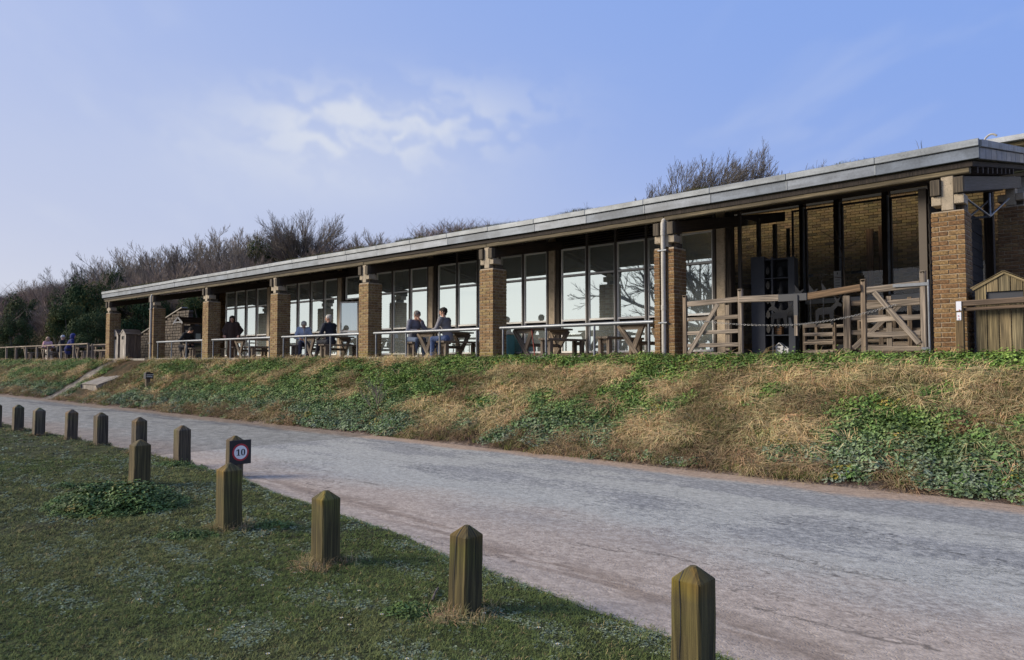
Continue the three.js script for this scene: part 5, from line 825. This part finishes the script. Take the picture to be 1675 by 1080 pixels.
{
  const g = 'bare trees along the wooded hilltop'; let n = 0;
  for (let px = -58; px < 548; px += 15 + rt() * 9) {
    if (px > 458 && px < 545) continue;
    const dep = 60 + 16 * rt() + (px < 120 ? 6 : 0), p = place(px, dep), D = -p.z, top = EYE + ((591 - profAt(px) - 4 + 7 * rt()) / 1210) * dep;
    bareTree(n % 4, 'bare grey-brown tree in the hilltop row behind the left end of the cafe', p.x, D, top, rt() * 6.28, g, n % 5 === 2); n++;
  }
  for (let px = -40; px < 540; px += 21 + rt() * 12) {                                // lower trees on the slope in front
    const dep = 50 + 9 * rt(), p = place(px, dep), D = -p.z; if (D < 15.5) continue; const top = Math.max(hillH(p.x, D) + 3.0, EYE + ((591 - profAt(px) - 24 - 16 * rt()) / 1210) * dep);
    bareTree(n % 4, 'bare purplish-brown tree on the slope below the hilltop row', p.x, D, top, rt() * 6.28, 'bare trees on the slope below the hilltop row', n % 3 !== 0); n++;
  }
  { const p = place(494, 57); bareTree(4, 'large fan-crowned bare tree standing out at the right end of the hilltop row', p.x, -p.z, EYE + ((591 - 354) / 1210) * 57, 0.5); }
  for (const [px, dep, top] of [[585, 60, 388], [612, 58, 380], [640, 60, 391], [695, 56, 372], [718, 56, 365], [745, 56, 365], [775, 56, 374]]) { const p = place(px, dep); bareTree(n % 4, 'bare tree top just showing above the middle of the roof', p.x, -p.z, EYE + ((591 - top) / 1210) * dep, rt() * 6, 'bare tree tops above the middle of the roof'); n++; }
}
{ // the wind-shaped tree behind the roof
  const o = growTree(77, { stems: [[-2.1, 0, 4.2, -0.30, 0.1], [-1.3, 0.4, 4.7, -0.05, 0], [-0.5, -0.3, 5.0, 0.12, 0.1], [0.0, 0.3, 5.1, 0.20, 0], [0.4, 0.0, 4.9, 0.36, 0.1], [0.7, -0.2, 5.0, 0.5, 0.1], [1.2, 0.2, 5.2, 0.85, -0.1]], rad: 0.10, levels: 4, kids: [12, 8, 7, 5], spread: [0.62, 0.5, 0.4, 0.4], ratio: [0.62, 0.66, 0.66, 0.6], bend: 0.2, up: 0.10, wind: V(0.06, 0, 0), min: 0.0065 });
  const p = place(1160, 32), D = -p.z, t = thing('bare_tree', 'wide wind-bent bare tree leaning right behind the roof', 'tree', p.x, hillH(p.x, D), p.z, 0.35);
  mesh('trunk', o[0], M.bark, t); mesh('crown', o[1], M.bark, t); const s = (EYE + ((591 - 236) / 1210) * 32 - hillH(p.x, D)) / highOf(o[1]); t.scale.set(s * 0.86, s * 0.865, s * 0.86);
}
{ // a bare tree on the lawn side, seen in the window glass
  const o = growTree(88, { stems: [[0, 0, 5.0, 0.12, 0]], rad: 0.32, levels: 4, kids: [9, 8, 6, 5], spread: [1.0, 0.65, 0.6, 0.5], ratio: [0.95, 0.62, 0.55, 0.5], bend: 0.34, up: 0.06, min: 0.012, first: 0.3 });
  const t = thing('bare_tree', 'spreading bare tree mirrored in the window panes by the downpipe', 'tree', -25.2, -0.2, 20, 1.2); mesh('trunk', o[0], M.bark, t); mesh('crown', o[1], M.bark, t); t.scale.setScalar(1.5);
}
// undergrowth on the hillside, one mass
function clump(seed, n, h, w, thick, c0, c1) {
  const r = rng(seed), t = new Tris(true);
  for (let i = 0; i < n; i++) {
    const a = r() * 6.28, q = r() * w, x = Math.cos(a) * q * 0.35, z = Math.sin(a) * q * 0.35, l = h * (0.55 + 0.45 * r()), b = r() * 6.28, k = 0.25 + 0.5 * r(), col = c3(c0, c1, r());
    const p1 = [x + Math.cos(a) * q * 0.4, l * 0.55, z + Math.sin(a) * q * 0.4], p2 = [x + Math.cos(a) * q + Math.cos(b) * k * 0.3, l, z + Math.sin(a) * q + Math.sin(b) * k * 0.3], dx = Math.cos(b) * thick, dz = Math.sin(b) * thick;
    t.quad([x - dx, 0, z - dz], [x + dx, 0, z + dz], [p1[0] + dx * 0.8, p1[1], p1[2] + dz * 0.8], [p1[0] - dx * 0.8, p1[1], p1[2] - dz * 0.8], col); t.tri([p1[0] - dx * 0.8, p1[1], p1[2] - dz * 0.8], [p1[0] + dx * 0.8, p1[1], p1[2] + dz * 0.8], p2, col);
    for (let s = 0; s < 3; s++) { const u = 0.4 + 0.5 * r(), m = [mix(p1[0], p2[0], u), mix(p1[1], p2[1], u), mix(p1[2], p2[2], u)], e = r() * 6.28, L = 0.25 * h * (0.4 + r()); t.tri([m[0] - dx * 0.5, m[1], m[2] - dz * 0.5], [m[0] + dx * 0.5, m[1] + thick, m[2] + dz * 0.5], [m[0] + Math.cos(e) * L, m[1] + L * 0.8, m[2] + Math.sin(e) * L], col); }
  }
  return t.geo();
}
function scatter(name, geo, m, list, kind = 'stuff', parent = scene) {        // list of [x, y, z, scale, turn, tint, scaleY, lean]
  const im = new THREE.InstancedMesh(geo, m, list.length), q = new THREE.Quaternion(), e = new THREE.Euler(), col = new THREE.Color(); im.name = numbered(name); im.castShadow = im.receiveShadow = true;
  list.forEach(([x, y, z, s, t, c, sy, l], i) => { e.set(l ? l * Math.cos(t) : 0, t, l ? l * Math.sin(t) : 0); im.setMatrixAt(i, _m.compose(V(x, y, z), q.setFromEuler(e), V(s, s * (sy ?? 1), s))); im.setColorAt(i, col.setRGB(...c)); });
  parent.add(im); return tag(im, null, null, null, kind);
}
const white3 = new THREE.MeshStandardMaterial({ vertexColors: true, roughness: 0.9, side: THREE.DoubleSide });
{
  const A = [], B = [], r = rng(55);
  for (let i = 0; i < 5600; i++) {
    const x = mix(-120, -6, r()), D = mix(15.5, 62, Math.pow(r(), 1.05)); if (x > -39.5 && D < 26) continue; if (x > -62 && D < 22) continue; if (x > -52 && D < 25) continue;
    const n = fbm(x * 0.14, D * 0.2, 95, 3), s = 0.8 + 1.1 * r() + (D < 24 ? 0.3 : 0), k = 0.55 + 0.7 * r();
    (n > 0.47 ? A : B).push([x, hillH(x, D) - 0.1, -D, s, r() * 6.28, [k, k * mix(0.9, 1.05, r()), k], 0.8 + 0.5 * r(), 0.15]);
  }
  tag(scatter('undergrowth', clump(61, 150, 1.7, 1.1, 0.009, [0.25, 0.175, 0.135], [0.14, 0.105, 0.085]), white3, A), 'purplish brown leafless scrub covering the hillside', 'undergrowth');
  tag(scatter('undergrowth', clump(67, 160, 1.3, 1.2, 0.010, [0.26, 0.19, 0.10], [0.12, 0.11, 0.055]), white3, B), 'olive and tan brambles on the hillside behind the open terrace', 'undergrowth');
}
// evergreen bushes
function bushGeo(seed, n, c0, c1, c2) {
  const r = rng(seed), leaf = new Tris(true), lobes = [];
  for (let i = 0; i < 26; i++) { const a = r() * 6.28, y = 0.15 + 0.85 * Math.pow(r(), 0.8), q = (0.30 + 0.28 * r()) * Math.sqrt(Math.max(0.08, 1 - Math.pow((y - 0.35) / 0.75, 2))); lobes.push([Math.cos(a) * q, y, Math.sin(a) * q, 0.13 + 0.14 * r(), r()]); }
  for (let i = 0; i < n; i++) {
    const L = lobes[Math.floor(r() * lobes.length)], a = r() * 6.28, b = Math.acos(mix(-0.65, 1, r())), q = L[3] * (0.72 + 0.42 * r()), d = V(Math.sin(b) * Math.cos(a), Math.cos(b), Math.sin(b) * Math.sin(a)), p = V(L[0], L[1], L[2]).addScaledVector(d, q); if (p.y < 0.0) continue;
    const nrm = d.clone().add(V((r() - 0.5) * 1.4, 0.3 + (r() - 0.5) * 1.2, (r() - 0.5) * 1.4)).normalize(), u = V(0, 1, 0).cross(nrm).normalize(), v = nrm.clone().cross(u), l = 0.011 + 0.014 * r(), tw = r() * 6.28, U = u.clone().multiplyScalar(Math.cos(tw)).addScaledVector(v, Math.sin(tw)), W = U.clone().cross(nrm);
    const P = (s, t, h = 0) => p.clone().addScaledVector(U, s * l).addScaledVector(W, t * l * 0.55).addScaledVector(nrm, h * l).toArray(), col = c3(c3(c0, c1, r()), c2, L[4] > 0.72 ? r() * 0.6 : 0);
    leaf.tri(P(-1.2, 0), P(0, -1, 0.2), P(1.3, 0), col); leaf.tri(P(-1.2, 0), P(1.3, 0), P(0, 1, 0.2), col);
  }
  const st = new Tris(); for (let i = 0; i < 14; i++) { const L = lobes[i]; st.tube([V(0, 0, 0), V(L[0] * 0.4, L[1] * 0.5, L[2] * 0.4), V(L[0], L[1], L[2])], [0.022, 0.015, 0.006], 5); }
  return [st.geo(), leaf.geo()];
}
{
  const kinds = [bushGeo(3, 11000, [0.022, 0.046, 0.018], [0.042, 0.072, 0.024], [0.16, 0.12, 0.03]), bushGeo(8, 11000, [0.030, 0.055, 0.024], [0.065, 0.088, 0.030], [0.12, 0.10, 0.04])], proto = [];
  for (const [px, dep, D0, w, top, k, l] of [
    [142, 49, 0, 4.6, 466, 0, 'big dark evergreen bush with rusty top left of the cafe roof end'], [112, 46, 0, 3.6, 500, 0, 'dark evergreen bush below and left of the big rusty-topped one'], [152, 44, 0, 3.6, 512, 1, 'low dark evergreen bush against the last pier'], [205, 52, 0, 5.5, 480, 0, 'dark evergreen bush seen under the roof right of the last pier'], [238, 50, 0, 4.6, 490, 0, 'dark evergreen bush seen under the roof beside the grey downpipe'], [262, 54, 0, 5.6, 478, 1, 'olive evergreen bush behind the stair wall'], [300, 52, 0, 5.2, 484, 1, 'olive evergreen bush behind the notice board'], [330, 50, 0, 4.8, 486, 0, 'dark evergreen bush right of the notice board'],
    [182, 64, 0, 3.6, 446, 0, 'dark evergreen tree on the slope among the bare trees'], [95, 58, 0, 3.4, 482, 1, 'dark evergreen bush on the slope at the left'], [40, 58, 0, 4.6, 488, 1, 'dull green bush on the slope near the left edge'], [22, 50, 0, 3.2, 520, 1, 'dull green bush behind the outdoor tables at the left edge'], [432, 60, 0, 5.0, 395, 0, 'dark ivy-clad bush below the fan-crowned tree'], [484, 58, 0, 3.4, 392, 0, 'dark ivy mass at the foot of the fan-crowned tree'],
  ]) {
    const p = place(px, dep), D = -p.z, y = hillH(p.x, D) - 0.2, h = Math.max(2.2, EYE + ((591 - top) / 1210) * dep - y);
    let t = proto[k]; if (!t) { t = proto[k] = thing('evergreen_bush', l, 'bush', p.x, y, p.z, rt() * 6); mesh('stem', kinds[k][0], M.bark, t); mesh('foliage', kinds[k][1], M.vleaf, t); } else t = dup(t, l, p.x, y, p.z, rt() * 6);
    t.scale.set(w * 0.62, h / 1.12, w * 0.62);
  }
}
// leaf rosettes, dry grass and short grass
function rosette(seed, n, spread, h, l0, l1) {
  const r = rng(seed), t = new Tris();
  for (let i = 0; i < n; i++) {
    const a = r() * 6.28, q = Math.sqrt(r()) * spread, y = h * (1 - 0.6 * q / spread) * (0.45 + 0.65 * r()), p = V(Math.cos(a) * q, y, Math.sin(a) * q), nrm = V(Math.cos(a) * 0.55 * q / spread + (r() - 0.5) * 0.9, 0.9, Math.sin(a) * 0.55 * q / spread + (r() - 0.5) * 0.9).normalize(), tw = r() * 6.28, U = V(Math.cos(tw), 0, Math.sin(tw)); U.addScaledVector(nrm, -U.dot(nrm)).normalize(); const W = nrm.clone().cross(U), l = mix(l0, l1, r());
    const P = (s, w, k) => p.clone().addScaledVector(U, s * l).addScaledVector(W, w * l).addScaledVector(nrm, k * l).toArray();
    t.tri(P(-0.5, 0, -0.05), P(-0.1, 0.42, 0.10), P(0.62, 0, -0.02)); t.tri(P(-0.5, 0, -0.05), P(0.62, 0, -0.02), P(-0.1, -0.42, 0.10)); 
    if (i % 3 === 0) t.tri([p.x * 0.2, 0, p.z * 0.2], [p.x * 0.2 + 0.006, 0, p.z * 0.2 + 0.006], p.toArray());
  }
  return t.geo();
}
function tuft(seed, n, spread, h, droop, w) {
  const r = rng(seed), t = new Tris();
  for (let i = 0; i < n; i++) {
    const a = r() * 6.28, q = r() * spread, x = Math.cos(a) * q, z = Math.sin(a) * q, b = a + (r() - 0.5) * 1.8, l = h * (0.5 + 0.6 * r()), dr = droop * (0.4 + r()), px = -Math.sin(b) * w, pz = Math.cos(b) * w;
    const m = [x + Math.cos(b) * l * dr * 0.45, l * 0.62, z + Math.sin(b) * l * dr * 0.45], e = [x + Math.cos(b) * l * dr * 1.15, l * mix(0.95, 0.55, Math.min(1, dr)), z + Math.sin(b) * l * dr * 1.15];
    t.quad([x - px, 0, z - pz], [x + px, 0, z + pz], [m[0] + px * 0.8, m[1], m[2] + pz * 0.8], [m[0] - px * 0.8, m[1], m[2] - pz * 0.8]); t.tri([m[0] - px * 0.8, m[1], m[2] - pz * 0.8], [m[0] + px * 0.8, m[1], m[2] + pz * 0.8], e);
  }
  return t.geo();
}
const leafTint = (r, dusty) => { const k = 0.55 + 0.85 * r(), y = r(); return r() < 0.012 ? [0.26, 0.21, 0.04] : c3([0.085 * k, 0.155 * k, 0.040 * k], c3([0.160 * k, 0.240 * k, 0.048 * k], [0.195 * k, 0.225 * k, 0.165 * k], dusty), y); };
const strawTint = (r, n = 0.5) => { const k = (0.5 + 0.7 * r()) * mix(0.50, 1.35, ss(0.3, 0.7, n)), q = r(); return q < 0.55 ? [0.57 * k, 0.42 * k, 0.225 * k] : q < 0.68 ? [0.50 * k, 0.295 * k, 0.165 * k] : [0.37 * k, 0.35 * k, 0.165 * k]; };
{
  const r = rng(2024), ros = [[], [], []], straw = [[], []], low = [[], []], dark = [];
  const fine = [rosette(1, 52, 0.15, 0.16, 0.024, 0.048), rosette(2, 44, 0.13, 0.12, 0.02, 0.042), rosette(3, 60, 0.18, 0.20, 0.028, 0.056)];
  const put = (x0, x1, n) => {
    for (let i = 0; i < n; i++) {
      const x = mix(x0, x1, r()), D = mix(9.75, 12.78, r()), g = greenAt(x, D), y = bankY(x, D), t = bankT(D); if (pathAt(x, D) > 0.3 || (x < -31.85 && x > -33.95 && D > 10.25)) continue;
      const edge = ss(0.015, 0.085, t + 0.06 * (fbm(x * 1.2, 7, 99, 3) - 0.5)); if (r() > edge) continue;
      if (r() < g * 0.80) { const k = Math.floor(r() * 3); ros[k].push([x, y - 0.02, -D, 0.55 + 0.6 * r(), r() * 6.28, leafTint(r, ss(0.62, 0.10, t) * 0.95), 0.7 + 0.5 * r(), 0.25]); }
      else if (r() < 0.95 - g * 0.7) { const sn = fbm(x * 1.3, D * 2.1, 101, 4), c = strawTint(r, sn), b = ss(0.30, 0.08, t) * 0.55; straw[r() < 0.6 ? 0 : 1].push([x, y - 0.015, -D, 0.65 + 0.75 * r(), r() * 6.28, c3(c, [0.13, 0.08, 0.055], b), 0.7 + 0.5 * r(), 0.45]); if (r() < 0.32 + 0.6 * ss(0.5, 0.7, fbm(x * 0.9, D * 1.6, 103, 3))) low[0].push([x + 0.05, y - 0.01, -D + 0.04, 0.8 + 0.6 * r(), r() * 6.28, c3([0.125, 0.175, 0.045], [0.24, 0.24, 0.085], r()), 1, 0.2]); }
    }
  };
  put(-9, 4.5, 19500); put(-24, -9, 12500); put(-66, -24, 15000);
  ros.forEach((l, k) => tag(scatter('leafy_weeds', fine[k], M.leaf, l), 'low glossy green leafy plants growing in patches on the bank', 'ground cover', null));
  straw.forEach((l, k) => tag(scatter('dry_grass', k ? tuft(14, 15, 0.06, 0.21, 1.1, 0.0028) : tuft(13, 18, 0.08, 0.15, 1.3, 0.0032), M.blade, l), 'dry straw-coloured grass on the bank', 'grass'));
  tag(scatter('bank_grass', tuft(17, 16, 0.06, 0.10, 0.7, 0.0028), M.blade, low[0]), 'short green grass between the dry tufts on the bank', 'grass');
  // lawn
  const L = [[], []], pale = [], seen = (x, D) => { const dep = -0.672 * x + 0.741 * D, lat = 0.741 * x + 0.672 * D; return dep > 2.6 && Math.abs(lat) < dep * 0.74 + 0.3; };
  const lawnPut = (dep0, dep1, n, s0, s1) => { for (let i = 0; i < n; i++) {
    const dep = Math.sqrt(mix(dep0 * dep0, dep1 * dep1, r())), p = place(837 + 1210 * 0.74 * (2 * r() - 1), dep), x = p.x, D = -p.z; if (!seen(x, D)) continue; const e = roadNear(x) - D; if (e < 0.06 || r() > ss(0.0, 0.32, e + 0.2 * (fbm(x * 5, D * 5, 58, 3) - 0.5))) continue;
    const ps = lawnPale(x, D), bare = lawnBare(x, D); if (r() < bare * 0.2) continue; const k = 0.65 + 0.65 * r(), y = lawnH(x, D) - 0.003, dark0 = fbm(x * 0.8, D * 0.8, 111, 3);
    if (r() < 0.015 + ps * 0.42) pale.push([x, y, -D, mix(s0, s1, r()) * 0.9, r() * 6.28, [0.20 * k, 0.235 * k, 0.15 * k], 0.8, 0.2]);
    else L[r() < 0.5 ? 0 : 1].push([x, y, -D, mix(s0, s1, r()), r() * 6.28, r() < 0.05 ? [0.27 * k, 0.22 * k, 0.10 * k] : c3([0.095 * k, 0.130 * k, 0.040 * k], [0.150 * k, 0.162 * k, 0.062 * k], ss(0.3, 0.7, dark0) * 0.8 + 0.2 * r()), 0.35 + 0.5 * r(), 0.3]);
  } };
  lawnPut(2.7, 6.5, 62000, 0.7, 1.15); lawnPut(6.5, 11, 52000, 0.9, 1.5); lawnPut(11, 22, 26000, 1.3, 2.1);
  L.forEach((l, k) => tag(scatter('grass', k ? tuft(22, 9, 0.028, 0.030, 0.9, 0.0016) : tuft(21, 11, 0.034, 0.024, 1.2, 0.0018), M.blade, l), 'short dark green grass of the lawn in front of the road', 'grass'));
  tag(scatter('lawn_weeds', rosette(9, 9, 0.035, 0.012, 0.012, 0.024), M.blade, pale), 'small pale grey-green leaves among the lawn grass', 'ground cover');
  // longer tufts round the bollards and along the lawn edge
  const foot = [[], []]; for (const [x, z] of bollardAt) for (let k = 0; k < 70; k++) { const a = r() * 6.28, q = 0.10 + 0.13 * Math.pow(r(), 1.5), px = x + Math.cos(a) * q, pz = z + Math.sin(a) * q; foot[r() < 0.45 ? 0 : 1].push([px, lawnH(px, -pz) - 0.005, pz, 0.30 + 0.35 * r(), r() * 6.28, null, 1, 0.4]); }
  foot[0] = foot[0].concat(Array.from({ length: 110 }, () => { const [x, z] = bollardAt[r() < 0.5 ? 1 : 2], a = 0.9 + 2.6 * r(), q = 0.13 + 0.16 * r(), px = x - Math.cos(a) * q * (r() < 0.5 ? 1 : -0.4), pz = z + Math.sin(a) * q; return [px, lawnH(px, -pz) - 0.005, pz, 0.26 + 0.36 * r(), r() * 6.28, null, 1, 0.5]; }));
  foot[0].forEach((f) => (f[5] = strawTint(r))); foot[1].forEach((f) => { const k = 0.7 + 0.5 * r(); f[5] = [0.07 * k, 0.085 * k, 0.028 * k]; });
  tag(scatter('dry_grass', tuft(25, 12, 0.05, 0.15, 1.0, 0.0022), M.blade, foot[0]), 'dry grass round the feet of the bollards', 'grass'); tag(scatter('grass', tuft(26, 10, 0.04, 0.12, 0.9, 0.0022), M.blade, foot[1]), 'longer green grass round the feet of the bollards', 'grass');
  // the leafy clump by the mossy bollard, and smaller weeds in the lawn
  const weed = (name, label, px, dep, rx, rz, n, s, dome = 0) => {
    const p = place(px, dep), t = thing(name, label, 'plant', p.x, 0, p.z), list = [];
    for (let i = 0; i < n; i++) { const a = r() * 6.28, q = Math.sqrt(r()), u = Math.cos(a) * q * rx, v = Math.sin(a) * q * rz, x = u * 0.741 - v * 0.672, z = -u * 0.672 - v * 0.741; list.push([x, lawnH(p.x + x, -(p.z + z)) - 0.01 + (1 - q * q) * dome * r(), z, s * (1.15 - 0.6 * q * q) * (0.8 + 0.4 * r()), r() * 6.28, leafTint(r, 0.1).map((v) => v * 0.72), 1.0 - 0.35 * q, 0.3]); }
    scatter('leaf_mass', fine[2], M.leaf, list, 'stuff', t);
  };
  weed('weed_clump', 'large low clump of green leafy weeds beside a mossy bollard on the lawn', 197, 7.75, 0.68, 0.55, 420, 0.68, 0.16); weed('weed_clump', 'small leafy green weed patch in the lawn left of the second nearest bollard', 672, 4.75, 0.17, 0.12, 34, 0.42); weed('weed_clump', 'small dark leafy weed patch right of the bollard before the speed sign', 453, 6.95, 0.20, 0.12, 30, 0.40); weed('weed_clump', 'low leafy weed patch left of the bollard before the speed sign', 305, 6.55, 0.30, 0.14, 40, 0.38); weed('weed_clump', 'tiny weed patch above and left of the large leafy clump', 118, 8.6, 0.22, 0.12, 24, 0.4); weed('weed_clump', 'low weeds at the lawn edge near the brown bollard left of the speed sign', 330, 10.2, 0.7, 0.25, 90, 0.45);
  // daisies
  const d0 = thing('daisy', 'tiny white daisy flower in the lawn', 'flower', 0, 0, 0, 0, 'daisies scattered over the lawn'), pet = new Tris(); for (let k = 0; k < 12; k++) { const a = k / 12 * 6.28, b = a + 0.35, q = 0.011; pet.tri([Math.cos(a) * 0.003, 0.02, Math.sin(a) * 0.003], [Math.cos(b) * q, 0.022, Math.sin(b) * q], [Math.cos(a) * q, 0.022, Math.sin(a) * q]); }
  mesh('petals', pet.geo(), mat(0.8, 0.8, 0.78, { side: THREE.DoubleSide }), d0); mesh('centre', at(new THREE.SphereGeometry(0.004, 8, 5), 0, 0.021, 0), mat(0.5, 0.35, 0.03), d0); mesh('stem', rod(V(0, 0, 0), V(0, 0.02, 0), 0.001, 5), M.bark, d0);
  [[590, 965], [627, 1002], [668, 1072], [880, 1026], [910, 1053], [792, 1000], [349, 1024], [404, 1020], [290, 922], [382, 895], [476, 898], [434, 956], [562, 1007], [575, 1018], [432, 885], [236, 982], [444, 1062]].forEach(([px, py], i) => { const dep = (1210 * (EYE - 0.02)) / (py - 591), p = place(px, dep), y = lawnH(p.x, -p.z) + 0.004; if (i) dup(d0, null, p.x, y, p.z, i); else d0.position.set(p.x, y, p.z); });
  // fallen sticks
  const stick = (label, pts, rad, m) => { const t = new Tris(); t.tube(pts, pts.map((_, i) => rad * (1 - 0.5 * i / pts.length)), 6); tag(mesh('fallen_stick', t.geo(), m), label, 'stick'); };
  { const p = place(708, 4.95), q = place(718, 5.2); stick('short grey stick lying in the lawn left of the second nearest bollard', [V(p.x, lawnH(p.x, -p.z) + 0.015, p.z), V((p.x + q.x) / 2, lawnH(q.x, -q.z) + 0.022, (p.z + q.z) / 2), V(q.x, lawnH(q.x, -q.z) + 0.014, q.z)], 0.009, M.bench[1]); }
  { const a = pxBank(1608, 702), b = pxBank(1630, 706), c = pxBank(1652, 712); stick('pale forked dry stem lying on the bank at the right', [a, b, c].map((p) => V(p.x, bankY(p.x, p.D) + 0.10, -p.D)), 0.016, wood(0.5, 0.42, 0.3)); }
  // leafless shrub on the bank
  { const o = growTree(93, { stems: [[0, 0, 0.55, -0.5, 0.2], [0, 0, 0.7, -0.15, -0.1], [0.03, 0, 0.7, 0.25, 0.1], [0, 0.03, 0.6, 0.6, 0]], rad: 0.012, levels: 2, kids: [6, 5], spread: [0.6, 0.5], ratio: [0.5, 0.5], bend: 0.3, up: 0.06, min: 0.0022 }), p = pxBank(616, 668), t = thing('leafless_shrub', 'small leafless grey shrub among the green plants on the bank', 'shrub', p.x, bankY(p.x, p.D), -p.D); mesh('stem', o[0], mat(0.20, 0.165, 0.13), t); mesh('twigs', o[1], mat(0.20, 0.165, 0.13), t); t.scale.setScalar(1.15); }
  // grass on the roof edge
  const rg = [], rw = []; for (let i = 0; i < 5200; i++) { const x = mix(RX0 + 0.2, RX1 - 0.15, r()), D = mix(13.0, 14.2, Math.pow(r(), 1.6)), m = fbm(x * 0.7, 3, 121, 3); if (r() > ss(0.40, 0.62, m) * 0.9 + 0.10) continue; const k = 0.6 + 0.6 * r(); (r() < 0.02 ? rw : rg).push([x, 4.855 + SL * (D - 13), -D, 0.35 + 0.75 * r() * ss(0.3, 0.7, m), r() * 6.28, r() < 0.5 ? [0.20 * k, 0.17 * k, 0.075 * k] : [0.085 * k, 0.10 * k, 0.035 * k], 0.8 + 0.6 * r(), 0.3]); }
  scatter('roof_grass', tuft(31, 14, 0.07, 0.16, 0.9, 0.003), M.blade, rg, 'stuff', cafe); scatter('roof_weeds', tuft(32, 4, 0.05, 0.30, 0.35, 0.003), M.blade, rw, 'stuff', cafe);
}
renderer.render(scene, camera);
